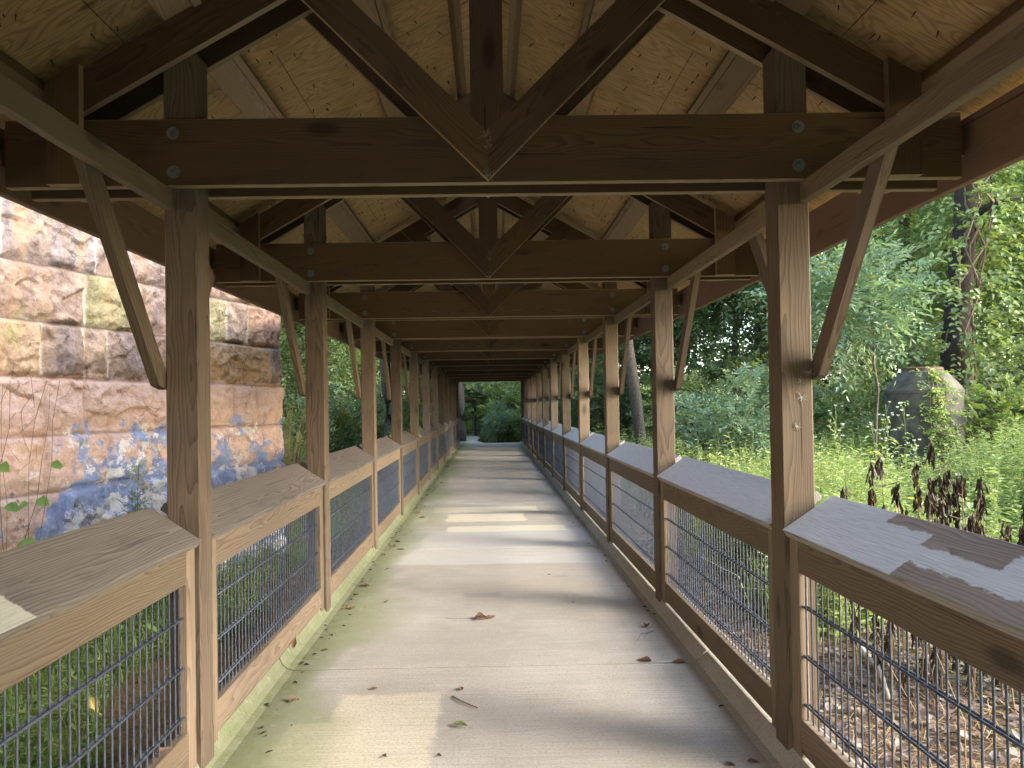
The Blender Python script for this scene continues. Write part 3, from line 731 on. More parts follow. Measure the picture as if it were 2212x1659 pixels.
    for i in range(3): mw[i][0], mw[i][1], mw[i][2] = u[i], n[i], Vector((0, 0, 1))[i]
    link('front_face', me, None, t, mw)
    # far return face: simpler blocks, each course a row of chunky stones
    b = MB()
    for (z0, z1, us, cols) in courses:
        x = 0.0
        while x < 3.6:
            w = rng.uniform(0.5, 1.1); ins = rng.uniform(0.0, 0.03)
            bt = (zc[-1] - (z0 + z1) / 2) * 0.012
            y0_, y1_ = -x - w + 0.01, min(-x - 0.01, -0.03) + (bt if x == 0 else 0)
            b.box((0.13 - ins, (y0_ + y1_) / 2, (z0 + z1) / 2), (0.3, y1_ - y0_, z1 - z0 - 0.016), None, 0.02); x += w
    me2 = b.mesh('return', M['masonry'])
    at = me2.attributes.new('stone_tint', 'FLOAT_COLOR', 'POINT'); at.data.foreach_set('color', np.tile(np.array([0.3, 0.22, 0.16, 1], np.float32), (len(me2.vertices), 1)).ravel())
    link('return_face', me2, None, t, mw)
    b = MB(); b.box((7.05, -1.85, (zc[0] + zc[-1]) / 2 - 0.01), (13.8, 3.6, zc[-1] - zc[0] - 0.02))
    me3 = b.mesh('core', M['masonry']); at = me3.attributes.new('stone_tint', 'FLOAT_COLOR', 'POINT'); at.data.foreach_set('color', np.tile(np.array([0.3, 0.22, 0.16, 1], np.float32), (len(me3.vertices), 1)).ravel())
    link('wall_core', me3, None, t, mw)
stone_wall()

# ------------------------------------------------------------------ foliage generators
def unit(a): return a / np.maximum(np.linalg.norm(a, axis=-1, keepdims=True), 1e-6)
def leaves(P, D, Nn, L, Wd, tint, fold=0.25, droop=0.15):
    """P base points, D direction, Nn rough normals, L length, Wd width -> vertex/face arrays (6 verts, 2 quads per leaf)"""
    n = len(P); D = unit(D); S_ = unit(np.cross(D, Nn)); U = np.cross(S_, D)
    L = L[:, None]; Wd = Wd[:, None]
    mid1 = P + D * L * 0.33; mid2 = P + D * L * 0.72 - U * L * droop * 0.4; tip = P + D * L - U * L * droop
    base = P
    l1 = mid1 + S_ * Wd * 0.5 + U * Wd * fold; l2 = mid2 + S_ * Wd * 0.36 + U * Wd * fold * .7
    r1 = mid1 - S_ * Wd * 0.5 + U * Wd * fold; r2 = mid2 - S_ * Wd * 0.36 + U * Wd * fold * .7
    V = np.stack([base, l1, l2, tip, r2, r1], 1).reshape(-1, 3)
    i = np.arange(n)[:, None] * 6
    F = np.concatenate([i + np.array([[0, 1, 2, 3]]), i + np.array([[0, 3, 4, 5]])], 0)
    return V, F, np.repeat(tint, 6)
def sprigs(rs, base, dirs, slen, nl, leafL, leafW, updir=(0, 0, 1), tintv=None, spread=1.0, upb=0.6):
    """pinnate sprigs: nl leaves alternate along each sprig"""
    m = len(base); k = nl
    t = (np.arange(k) + 0.6) / k
    D = unit(dirs); up = np.array(updir, float) + rs.normal(0, .35, (m, 3)); S_ = unit(np.cross(D, up)); U = unit(np.cross(S_, D))
    sag = -0.25 * (t ** 2)
    P = base[:, None, :] + D[:, None, :] * (slen[:, None, None] * t[None, :, None]) + np.array([0, 0, 1.0]) * (sag[None, :, None] * slen[:, None, None])
    side = np.where(np.arange(k) % 2 == 0, 1.0, -1.0); side[-1] = 0.0
    LD = D[:, None, :] * 0.55 + S_[:, None, :] * side[None, :, None] * spread + rs.normal(0, .18, (m, k, 3))
    NN = U[:, None, :] * 1.0 + np.array([0, 0, upb]) + rs.normal(0, .25, (m, k, 3))
    Ls = leafL * rs.uniform(.7, 1.25, (m, k)); Ws = leafW * rs.uniform(.75, 1.25, (m, k))
    tt = rs.uniform(0, 1, (m, k)) * 0.5 + (tintv if tintv is not None else rs.uniform(0, 1, m))[:, None] * 0.5
    tt = np.where(rs.uniform(0, 1, (m, k)) > 0.985, 1.0, tt * 0.97)
    return leaves(P.reshape(-1, 3), LD.reshape(-1, 3), NN.reshape(-1, 3), Ls.ravel(), Ws.ravel(), tt.ravel())
def join(parts):
    V, F, T_ = [], [], []; o = 0
    for v, f, t in parts: V.append(v); F.append(f + o); T_.append(t); o += len(v)
    return np.concatenate(V), np.concatenate(F), np.concatenate(T_)
def lobes(rs, n, rx, ry, rz, nl=9, core=0.35):
    """points in an uneven crown built of overlapping lobes with gaps between them"""
    c = unit(rs.normal(0, 1, (nl, 3))) * rs.uniform(.35, .75, (nl, 1)); r = rs.uniform(.28, .5, nl)
    w = r ** 2; idx = rs.choice(nl, n, p=w / w.sum())
    d = unit(rs.normal(0, 1, (n, 3))); rr = rs.uniform(core, 1, n) ** 0.6
    p = c[idx] + d * (r[idx] * rr)[:, None]
    out = unit(d * 1.0 + c[idx] * .6 + np.array([0, 0, .25]))
    lt = rs.uniform(0, 1, nl)[idx] * .6 + rs.uniform(0, 1, n) * .4
    return p * np.array([rx, ry, rz]), out, lt
def crown_mesh(name, seed, n, rx, ry, rz, mat, leafL, leafW, nl=9, slen=0.3, nlobes=9, core=.35, z0=0.0, spread=1.0):
    rs = np.random.RandomState(seed)
    p, d, lt = lobes(rs, n, rx, ry, rz, nlobes, core); p = p + np.array([0, 0, z0])
    V, F, T_ = sprigs(rs, p, d + rs.normal(0, .3, p.shape), slen * rs.uniform(.6, 1.2, n), nl, leafL, leafW, tintv=lt, spread=spread)
    return mesh_np(name, V, F, mat, T_)
def branch_tubes(seed, n, rx, ry, rz, z0, base, r0=0.03, nseg=4):
    rg = random.Random(seed); b = MB()
    for i in range(n):
        a = rg.random() * 6.28; e = Vector((math.cos(a) * rx * rg.uniform(.4, .8), math.sin(a) * ry * rg.uniform(.4, .8), z0 + rz * rg.uniform(-.2, .75)))
        s = Vector(base) + Vector((rg.gauss(0, .05), rg.gauss(0, .05), 0)); pts = []
        for j in range(nseg + 1):
            t = j / nseg; pts.append(s.lerp(e, t) + Vector((rg.gauss(0, .04), rg.gauss(0, .04), math.sin(t * 3.14) * .15)) * (0 if j == 0 else 1))
        b.tube(pts, r0, 5, r2=r0 * .2)
    return b
def trunk_mb(h, r, bend, seed, limbs=5, n=10, top=0.3, lx=1.2):
    rg = random.Random(seed); b = MB(); pts = []; rr = []; m = 9
    for i in range(m + 1):
        t = i / m; pts.append(Vector((bend[0] * t + bend[2] * math.sin(t * 3.14), bend[1] * t, h * t)) + Vector((rg.gauss(0, .03), rg.gauss(0, .03), 0)))
        rr.append(r * (1.0 - (1 - top) * t) * (1.35 if i == 0 else 1) * rg.uniform(.94, 1.06))
    b.tube(pts, rr, n)
    for i in range(limbs):
        t = rg.uniform(.45, .98); j = min(m - 1, int(t * m)); p = pts[j].lerp(pts[j + 1], t * m - j); a = rg.random() * 6.28
        L = rg.uniform(.5, 1.0) * lx; e = p + Vector((math.cos(a) * L, math.sin(a) * L, L * rg.uniform(.3, .8)))
        mid = p.lerp(e, .5) + Vector((0, 0, .12 * L)); b.tube([p, mid, e], r * .35, 6, r2=r * .08)
    return b

# shared meshes
CR = {}
CR['shrub_a'] = crown_mesh('foliage', 1, 620, 1.3, 1.3, 1.15, M['leaf_mid'], 0.095, 0.05, z0=1.2, nlobes=12)
CR['shrub_b'] = crown_mesh('foliage', 2, 620, 1.5, 1.2, 1.0, M['leaf_dark'], 0.10, 0.055, z0=1.05, nlobes=12)
CR['shrub_c'] = crown_mesh('foliage', 3, 640, 1.25, 1.2, 1.3, M['leaf_grey'], 0.11, 0.045, z0=1.3, nl=9, slen=.36, nlobes=12)
CR['shrub_d'] = crown_mesh('foliage', 4, 520, 1.1, 1.1, 0.9, M['leaf_bright'], 0.10, 0.06, z0=0.95, nlobes=11)
CR['tree_a'] = crown_mesh('crown', 11, 1900, 2.9, 2.9, 3.3, M['leaf_mid'], 0.13, 0.07, nl=8, slen=.5, nlobes=20, core=.2)
CR['tree_b'] = crown_mesh('crown', 12, 1900, 3.1, 2.7, 3.0, M['leaf_dark'], 0.14, 0.075, nl=8, slen=.5, nlobes=20, core=.2)
CR['tree_c'] = crown_mesh('crown', 13, 1700, 2.6, 2.8, 3.6, M['leaf_bright'], 0.13, 0.07, nl=8, slen=.5, nlobes=20, core=.2)
ST = {'shrub': branch_tubes(5, 14, 1.1, 1.1, 1.0, 1.2, (0, 0, 0)).mesh('stems', M['bark']),
      'trunk_a': trunk_mb(7.5, .17, (.5, .2, .2), 1, 9, lx=2.2).mesh('trunk', M['bark'], True), 'trunk_b': trunk_mb(7.5, .13, (-.4, .2, -.15), 2, 9, lx=2.0).mesh('trunk', M['bark_pale'], True)}
def place(name, parts, loc, rz, sc, label, cat, group=None):
    o = empty(name, loc, rz, label=label, cat=cat, group=group); o.scale = sc if isinstance(sc, tuple) else (sc, sc, sc)
    for pn, me, off in parts: 
        c = link(pn, me, None, o); c.location = off
    return o
def shrub(kind, x, y, sc, rz, label, group=None, cat='shrub', name='shrub', z=None):
    return place(name, [('foliage', CR['shrub_' + kind], (0, 0, 0)), ('stem', ST['shrub'], (0, 0, 0))], (x, y, GZ + 0.03 if z is None else z), rz, sc, label, cat, group)
def tree(kind, x, y, sc, rz, h, label, group=None, tk='a'):
    return place('tree', [('crown', CR['tree_' + kind], (0.3, 0.1, h)), ('trunk', ST['trunk_' + tk], (0, 0, 0))], (x, y, GZ), rz, sc, label, 'tree', group)

# ---- woodland (right, left, beyond the end)
random.seed(77)
WL = 'tall leafy woodland tree in the thicket behind the meadow'
for i, (x, y, k, sc, h) in enumerate([
    (8.5, 25.5, 'b', 1.15, 5.0), (12.0, 23.5, 'a', 1.25, 5.2), (15.5, 22.5, 'c', 1.2, 5.6), (19.0, 22.0, 'a', 1.3, 5.4), (6.0, 28.0, 'b', 1.0, 4.6),
    (10.0, 29.0, 'a', 1.3, 6.2), (14.0, 28.0, 'b', 1.4, 6.4), (18.5, 27.0, 'a', 1.4, 6.2), (23.0, 25.0, 'b', 1.4, 5.8), (22.0, 31.0, 'a', 1.5, 6.6),
    (12.5, 34.0, 'a', 1.4, 6.2), (17.0, 33.5, 'b', 1.5, 6.6), (27.0, 29.0, 'b', 1.5, 6.0), (4.2, 28.3, 'b', .75, 3.6)]):
    tree(k, x, y, sc, random.random() * 6.28, h, WL, 'woodland trees right of the bridge', random.choice('ab'))
for i, (x, y, k, sc, h) in enumerate([(-4.6, 17.5, 'a', .75, 4.9), (-7.5, 20.0, 'a', 1.0, 5.0), (-5.5, 24.0, 'c', 1.0, 5.0), (-9.5, 16.5, 'c', .9, 5.0), (-4.0, 28.5, 'b', .9, 3.6), (-8.5, 28.0, 'a', 1.2, 5.6), (-12.5, 23.0, 'b', 1.2, 5.0), (-6.5, 34.0, 'b', 1.2, 5.2)]):
    tree(k, x, y, sc, random.random() * 6.28, h, 'leafy tree in the wood left of the bridge behind the stone wall corner', 'woodland trees left of the bridge', random.choice('ab'))
for i, (x, y, k, sc, h) in enumerate([(5.2, 41.0, 'a', .9, 4.3), (-2.4, 50.0, 'c', 1.0, 3.9), (1.5, 51.5, 'a', 1.3, 5.0), (5.5, 50.0, 'c', 1.2, 4.4), (-6.2, 50.0, 'a', 1.3, 4.8), (-2.5, 56.0, 'a', 1.5, 5.6), (4.0, 58.0, 'b', 1.6, 5.8)]):
    tree(k, x, y, sc, random.random() * 6.28, h, 'shaded tree closing the view beyond the far end of the bridge', 'trees beyond the bridge end', random.choice('ab'))
for (x, y, k, sc, h) in [(-4.5, -13.0, 'b', 1.3, 4.8), (0.5, -16.0, 'a', 1.4, 5.0), (5.5, -13.5, 'b', 1.3, 4.8), (10.0, -14.0, 'a', 1.4, 5.0), (7.5, -8.0, 'b', 1.1, 4.0), (6.5, -4.2, 'a', .9, 3.6), (-4.5, -6.0, 'b', 1.0, 3.8)]:  # out of view, added to block sky light at the near end
    tree(k, x, y, sc, random.random() * 6.28, h, 'unseen tree added behind the near end of the bridge to block light', 'added trees shading the near end of the bridge', 'a')
# undergrowth shrubs in front of the trees
SR = 'dense dark undergrowth shrub at the foot of the woodland on the right'
for (x, y, k, sc) in [(6.0, 22.5, 'b', 1.3), (8.0, 21.5, 'b', 1.35), (10.3, 20.5, 'a', 1.4), (12.8, 19.8, 'b', 1.5), (15.2, 19.0, 'a', 1.5), (17.6, 18.6, 'b', 1.5), (7.0, 24.5, 'b', 1.6), (11.6, 23.0, 'b', 1.8), (14.5, 21.8, 'b', 1.8), (4.4, 27.0, 'b', 1.3), (5.2, 30.0, 'b', 1.5), (17.8, 21.5, 'b', 1.9), (20.5, 19.5, 'a', 1.7), (9.4, 25.0, 'b', 1.9), (3.4, 31.5, 'b', 1.2), (9.5, 16.8, 'b', 1.1), (10.7, 15.6, 'b', 1.15), (12.2, 16.2, 'b', 1.3), (13.8, 17.2, 'b', 1.5)]:
    shrub('a' if (x * 7 + y * 3) % 1.0 < .6 else k, x, y, sc, random.random() * 6.28, SR, 'undergrowth shrubs right of the bridge')
SLf = 'green undergrowth shrub left of the bridge beyond the stone wall corner'
for (x, y, k, sc) in [(-3.5, 13.0, 'd', .75), (-4.3, 15.0, 'a', .95), (-3.9, 17.5, 'a', 1.0), (-5.8, 14.3, 'c', 1.2), (-6.2, 18.0, 'a', 1.4), (-3.6, 20.5, 'c', .95), (-3.5, 24.0, 'd', .9), (-5.6, 21.5, 'c', 1.4), (-3.4, 27.5, 'b', 1.0), (-8.5, 22.0, 'b', 1.7), (-3.6, 31.5, 'b', 1.1), (-5.5, 28.0, 'b', 1.5), (-8.0, 17.0, 'a', 1.6), (-7.5, 31.0, 'b', 1.8)]:
    shrub(k, x, y, sc, random.random() * 6.28, SLf, 'undergrowth shrubs left of the bridge')
for (x, y, k, sc) in [(0.45, 33.6, 'c', .8), (1.5, 33.4, 'a', .85), (2.4, 33.8, 'a', 1.0), (0.9, 35.4, 'd', 1.2), (2.4, 35.6, 'a', 1.4), (0.6, 37.6, 'a', 1.7), (3.4, 37.0, 'a', 1.7), (0.4, 40.5, 'd', 1.9), (-3.6, 40.8, 'd', 1.2), (1.5, 43.0, 'c', 2.4), (-3.6, 44.5, 'd', 2.1), (3.6, 42.5, 'a', 2.5), (-1.4, 46.0, 'd', 2.6)]:
    shrub(k, x, y, sc, random.random() * 6.28, 'shaded shrub crowding the far end of the bridge', 'shrubs at the far end of the bridge')
rs = np.random.RandomState(55); n = 9500
az_ = rs.uniform(-42, 62, n); dist = rs.uniform(44, 52, n); zz = rs.uniform(0, 1, n) ** .8 * (13 + 3 * np.sin(az_ * .35))
keepw = rs.uniform(0, 1, n) > 0.0
P = np.column_stack([np.sin(np.radians(az_)) * dist, np.cos(np.radians(az_)) * dist + 3, zz + GZ])[keepw]; n = len(P)
v_, f_, t_ = sprigs(rs, P, rs.normal(0, 1, (n, 3)) + np.array([0, -.6, 0]), rs.uniform(.8, 1.4, n), 7, .42, .24)
tag(link('distant_wood', mesh_np('dw', v_, f_, M['leaf_dark'], t_)), kind='stuff')
# individual plants that can be told apart
shrub('c', 4.15, 13.2, (1.0, 1.0, .98), 0.7, 'tall grey green bush rising above the meadow behind the right hand posts')
shrub('d', 8.2, 11.2, (1.15, 1.0, 1.15), 2.2, 'bright green bush at the right edge beside the vine clad tree')
shrub('a', 10.2, 12.6, (1.3, 1.2, 1.4), 1.2, 'large mid green bush beyond the bright bush at the right edge')
shrub('c', 5.6, 14.6, (0.8, .8, .55), 3.0, 'low pale leaved bush left of the concrete manhole')
shrub('b', 6.6, 16.3, (1.3, 1.2, 1.15), 1.0, 'dark bush in the shade behind the concrete manhole')
o = place('tree', [('crown', crown_mesh('crown', 31, 520, 1.55, 1.3, 1.15, M['leaf_grey'], 0.12, 0.043, nl=9, slen=.42, nlobes=14, core=.3, spread=1.3), (0, 0, 3.55)),
                   ('trunk', trunk_mb(3.6, .028, (0.1, 0, .2), 5, 8, lx=1.2, top=.5).mesh('trunk', M['bark'], True), (0, 0, 0))], (5.6, 11.3, GZ), 0, 1.0, 'small tree with pale compound leaves standing above the meadow left of the manhole', 'tree')
# vine clad tree
vt = empty('tree', (7.98, 13.2, GZ), 0, label='thick dark tree trunk wrapped in climbing vines and leaves, on the right', cat='tree')
link('trunk', trunk_mb(9.0, .25, (1.15, .2, -.1), 9, 3, 12, top=.6, lx=.9).mesh('trunk', M['bark_dark'], True), None, vt)
rs = np.random.RandomState(8); n = 900; tz = rs.uniform(0.2, 7.5, n); a = rs.uniform(0, 6.28, n); rad = .28 + rs.gamma(1.5, .24, n)
P = np.stack([1.15 * tz / 9 - .1 * np.sin(tz / 9 * 3.14) + np.cos(a) * rad, np.sin(a) * rad, tz], 1)
v_, f_, t_ = sprigs(rs, P, np.stack([np.cos(a), np.sin(a), rs.uniform(-1.0, .3, n)], 1), rs.uniform(.2, .5, n), 6, .11, .09)
link('vine_leaves', mesh_np('vines', v_, f_, M['leaf_mid'], t_), None, vt)
b = MB(); rg = random.Random(4)
for i in range(14):
    a0 = rg.random() * 6.28; pts = []
    for j in range(12):
        z = j * .75; aa = a0 + j * rg.uniform(-.3, .35); r_ = .27 + rg.uniform(0, .05); pts.append((1.15 * z / 9 + math.cos(aa) * r_, math.sin(aa) * r_, z))
    b.tube(pts, .018, 5)
link('vine_stems', b.mesh('vs', M['dry_stem'], True), None, vt)
tree('a', 9.6, 16.2, .95, 2.0, 5.2, 'leafy tree standing close behind the vine clad trunk', None, 'a')
tree('c', 13.0, 14.6, 1.0, 4.0, 5.4, 'yellowish green tree at the right edge of the clearing', None, 'b')
# slender trunk seen between the right hand posts
place('tree', [('trunk', trunk_mb(9.0, .17, (-.75, .2, -.08), 15, 5, 12, top=.6, lx=1.5).mesh('trunk', M['bark'], True), (0, 0, 0)), ('crown', CR['tree_b'], (-.9, 0, 8.2))], (4.05, 20.0, GZ), 0, 1.0, 'bare grey tree trunk seen between the right hand posts', 'tree')
# dark crooked trunk on the left
place('tree', [('trunk', trunk_mb(7.5, .17, (-.9, 0, .38), 16, 6, 10, top=.45, lx=1.6).mesh('trunk', M['bark'], True), (0, 0, 0)), ('crown', CR['tree_a'], (-1.4, 0, 7.3))], (-2.22, 16.2, GZ), 0, .85, 'dark crooked tree trunk close behind the left railing', 'tree')
# trunk at the end of the bridge
place('tree', [('trunk', trunk_mb(8.0, .21, (-.15, 0, .05), 17, 3, 12, top=.7, lx=1.0).mesh('trunk', M['bark_pale'], True), (0, 0, 0)), ('crown', CR['tree_b'], (0, 0, 7.6))], (-1.28, 33.5, GZ), 0, 1.0, 'straight tree trunk standing just left of centre past the bridge end', 'tree')
# broad leaved seedling on the left
def broadleaf(name, x, y, h, n, L, label, seed, spread=.35, mat='vine_leaf', group=None, z=GZ):
    rs = np.random.RandomState(seed); b = MB(); parts = []
    for i in range(n):
        t = (i + 1) / n; a = i * 2.4; zz = h * (.35 + .65 * t); L2 = spread * (1.1 - .5 * t)
        e = (math.cos(a) * L2, math.sin(a) * L2, zz + .05)
        b.tube([(0, 0, zz - .12), (e[0] * .5, e[1] * .5, zz + .02), e], .004, 4)
        parts.append(leaves(np.array([e]), np.array([[math.cos(a), math.sin(a), -.25]]), np.array([[.1, 0, 1.0]]), np.array([L * rs.uniform(.8, 1.2)]), np.array([L * .75]), np.array([rs.uniform(.2, .9)]), .12, .25))
    b.tube([(0, 0, 0), (.02, .01, h * .5), (0, 0, h)], .008, 5, r2=.004)
    o = empty(name, (x, y, z), 0, label=label, cat='plant', group=group)
    V_, F_, T_ = join(parts); link('leaf_cluster', mesh_np('lf', V_, F_, M[mat], T_), None, o); link('stem', b.mesh('st', M['stem'], True), None, o)
    return o
broadleaf('seedling', -2.05, 14.6, 1.45, 14, .19, 'broad leaved young tree with large pale leaves by the left railing', 40, .3)

# ---- concrete manhole
def lathe(prof, n, mat, name, jitter=0.0):
    b = MB(); 
    for (r, z) in prof:
        for j in range(n):
            a = 2 * math.pi * j / n; b.v.append((r * math.cos(a), r * math.sin(a), z))
    for i in range(len(prof) - 1):
        for j in range(n): b.f.append((i * n + j, i * n + (j + 1) % n, (i + 1) * n + (j + 1) % n, (i + 1) * n + j))
    b.f.append(tuple((len(prof) - 1) * n + j for j in range(n)))
    return b.mesh(name, mat)
mh = empty('concrete_manhole', (6.95, 12.0, GZ), 0, label='grey precast concrete manhole riser with a cone top and trailing vines, in the meadow', cat='manhole')
link('riser', lathe([(.52, 0), (.53, .6), (.55, 1.3), (.568, 1.92), (.572, 1.935)], 40, M['manhole'], 'riser'), None, mh)
link('cone', lathe([(.574, 1.937), (.565, 1.98), (.45, 2.14), (.33, 2.275), (.31, 2.29)], 40, M['manhole'], 'cone'), None, mh)
link('lid', lathe([(.27, 2.291), (.285, 2.30), (.28, 2.34), (.25, 2.35)], 32, M['lid'], 'lid'), None, mh)
rs = np.random.RandomState(14); n = 170; tz = rs.uniform(1.0, 2.33, n); rr = np.where(tz > 1.95, .57 - (tz - 1.95) * .72, .57) + .03
a = -1.75 + rs.normal(0, .22, n) + (tz - 2.0) * -.15
P = np.stack([np.cos(a) * rr, np.sin(a) * rr, tz], 1)
v_, f_, t_ = sprigs(rs, P, np.stack([np.cos(a) + rs.normal(0, .6, n), np.sin(a), rs.uniform(-.8, .3, n)], 1), rs.uniform(.08, .22, n), 5, .05, .035)
mv = empty('climbing_vine', (6.95, 12.0, GZ), 0, label='leafy creeper trailing down the front of the concrete manhole', cat='vine'); link('vine_leaves', mesh_np('mv', v_, f_, M['leaf_bright'], t_), None, mv)
b = MB(); rg = random.Random(2)
for i in range(5): b.tube([(math.cos(-1.75 + i * .1 - .2) * (.60 if z < 1.96 else .60 - (z - 1.95) * .72), math.sin(-1.75 + i * .1 - .2) * (.60 if z < 1.96 else .60 - (z - 1.95) * .72), z) for z in (.7, 1.2, 1.7, 2.0, 2.3)], .005, 4)
link('stem', b.mesh('mvs', M['dry_stem']), None, mv)

# ------------------------------------------------------------------ meadow weeds, grass, litter (uncountable stuff)
def weeds(rs, XY, hh, nl, L, Wd, lean=.12):
    m = len(XY); g0 = np.array([hgt(x, y) for x, y in XY]); base = np.column_stack([XY, g0])
    ln = rs.normal(0, lean, (m, 2)); t = np.linspace(.12, 1.0, nl)
    P = base[:, None, :] + np.stack([ln[:, None, 0] * t * hh[:, None], ln[:, None, 1] * t * hh[:, None], t[None, :] * hh[:, None]], -1)
    a = rs.uniform(0, 6.28, (m, 1)) + np.arange(nl)[None, :] * 2.4
    D = np.stack([np.cos(a), np.sin(a), rs.uniform(.1, .9, (m, nl))], -1)
    NN = np.stack([-np.cos(a) * .4, -np.sin(a) * .4, np.ones_like(a)], -1) + rs.normal(0, .2, (m, nl, 3))
    Ls = L * rs.uniform(.6, 1.3, (m, nl)) * (1.15 - .55 * t[None, :]); tt = np.clip(rs.uniform(0, 1, (m, 1)) * .6 + rs.uniform(0, .4, (m, nl)), 0, .94); tt = np.where(rs.uniform(0, 1, (m, nl)) > .97, 1.0, tt)
    lv = leaves(P.reshape(-1, 3), D.reshape(-1, 3), NN.reshape(-1, 3), Ls.ravel(), (Ls * Wd).ravel(), tt.ravel(), .2, .3)
    tip = base + np.column_stack([ln * hh[:, None], hh]); w = .0035
    # stems as thin three-sided spikes
    off = np.array([[w, 0, 0], [-w * .5, w * .87, 0], [-w * .5, -w * .87, 0]])
    SV = np.concatenate([(base[:, None, :] + off), (tip[:, None, :] + off * .4)], 1).reshape(-1, 3); i = np.arange(m)[:, None] * 6
    SF = np.concatenate([i + np.array([[0, 1, 4, 3]]), i + np.array([[1, 2, 5, 4]]), i + np.array([[2, 0, 3, 5]])], 0)
    return join([lv, (SV, SF, np.full(len(SV), .3))])
def blades(rs, XY, hh, w, curve=.5, z=None):
    m = len(XY); g0 = np.array([hgt(x, y) for x, y in XY]); base = np.column_stack([XY, g0]); a = rs.uniform(0, 6.28, m)
    d = np.column_stack([np.cos(a), np.sin(a), np.zeros(m)]); s = np.column_stack([-np.sin(a), np.cos(a), np.zeros(m)]) * w
    up = np.array([0, 0, 1.0]); h = hh[:, None]; c = rs.uniform(.1, curve, m)[:, None]
    m1 = base + up * h * .55 + d * h * c * .3; tp = base + up * h * (1 - c * .4) + d * h * c
    V = np.stack([base - s, base + s, m1 + s * .8, m1 - s * .8, tp + s * .15, tp - s * .15], 1).reshape(-1, 3); i = np.arange(m)[:, None] * 6
    F = np.concatenate([i + np.array([[0, 1, 2, 3]]), i + np.array([[3, 2, 4, 5]])], 0)
    return V, F, np.repeat(np.clip(rs.uniform(0, 1, m), 0, .94), 6)
def scatter(rs, n, x0, x1, y0, y1, keep=None):
    P = np.column_stack([rs.uniform(x0, x1, n), rs.uniform(y0, y1, n)])
    if keep is not None: P = P[keep(P)]
    return P
rs = np.random.RandomState(100)
edge = lambda P: 2.65 + .4 * np.sin(P[:, 1] * 1.3) * np.cos(P[:, 1] * .57) + np.clip(6.1 - P[:, 1] + .5 * np.sin(P[:, 0] * 2), 0, 9) * 6
def in_view_r(P): return (P[:, 0] > edge(P)) & (P[:, 0] < .74 * P[:, 1] + 2.6)
off_mh = lambda P: ((P[:, 0] - 6.95) ** 2 + (P[:, 1] - 12.0) ** 2 > .5)
parts = []
for (n, y0, y1, nl, L) in ((2700, 4.0, 9.0, 28, .10), (3100, 9.0, 15.5, 24, .115), (1500, 15.5, 24.0, 16, .15)):
    P = scatter(rs, n * 3, 2.2, min(.74 * y1 + 2.6, 13), y0, y1, lambda P: in_view_r(P) & off_mh(P))[:n]
    clump = np.array([noise.noise(Vector((x * .55, y * .55, 7))) for x, y in P])
    ratio = P[:, 0] / P[:, 1]; tall = np.clip(.92 + (ratio - .3) * .75, .72, 1.08) * np.clip(.72 + (P[:, 1] - 5.0) * .1, .7, 1.0)
    dm = np.exp(-(((P[:, 0] / P[:, 1]) - .575) / .06) ** 2) * ((P[:, 1] > 7.5) & (P[:, 1] < 12)) * .34
    hh = np.clip(tall - dm + .5 * clump + rs.normal(0, .14, len(P)), .25, 1.6)
    parts.append(weeds(rs, P, hh, nl, L, .26))
P = scatter(rs, 1500, 2.9, 8.0, 5.0, 10.0, in_view_r)[:300]
v_, f_, t_ = weeds(rs, P, np.clip(rs.normal(.9, .2, len(P)), .4, 1.3), 12, .14, .5); parts.append((v_, f_, t_))
P = scatter(rs, 3000, 2.9, 10.0, 5.5, 16.0, lambda P: in_view_r(P) & off_mh(P))[:420]
v_, f_, t_ = weeds(rs, P, np.clip(rs.normal(1.25, .15, len(P)), .8, 1.6) - .3 * np.exp(-((P[:, 0] / P[:, 1] - .575) / .06) ** 2), 34, .045, .3, .2); parts.append((v_, f_, t_))
P = scatter(rs, 26000, 2.0, 11.5, 4.0, 22.0, lambda P: (P[:, 0] > edge(P) - .2) & (P[:, 0] < .74 * P[:, 1] + 2.6))[:12000]
parts.append(blades(rs, P, rs.uniform(.25, .8, len(P)), .006, .9))
V_, F_, T_ = join(parts); tag(link('meadow_weeds', mesh_np('mw', V_, F_, M['weed'], T_)), kind='stuff')
# left of the bridge, past the wall corner
parts = []
P = scatter(rs, 2600, -7.0, -1.75, 9.6, 24.0, lambda P: (-P[:, 0] < .3 * P[:, 1] + .8))[:1500]
parts.append(weeds(rs, P, np.clip(rs.normal(.62, .18, len(P)), .2, 1.1) * np.where(P[:, 0] > -2.2, .6, 1), 16, .10, .38))
P = scatter(rs, 9000, -6.0, -1.6, 9.6, 20.0); parts.append(blades(rs, P, rs.uniform(.15, .55, len(P)), .006, .9))
V_, F_, T_ = join(parts); tag(link('undergrowth_weeds', mesh_np('uw', V_, F_, M['grass'], T_)), kind='stuff')
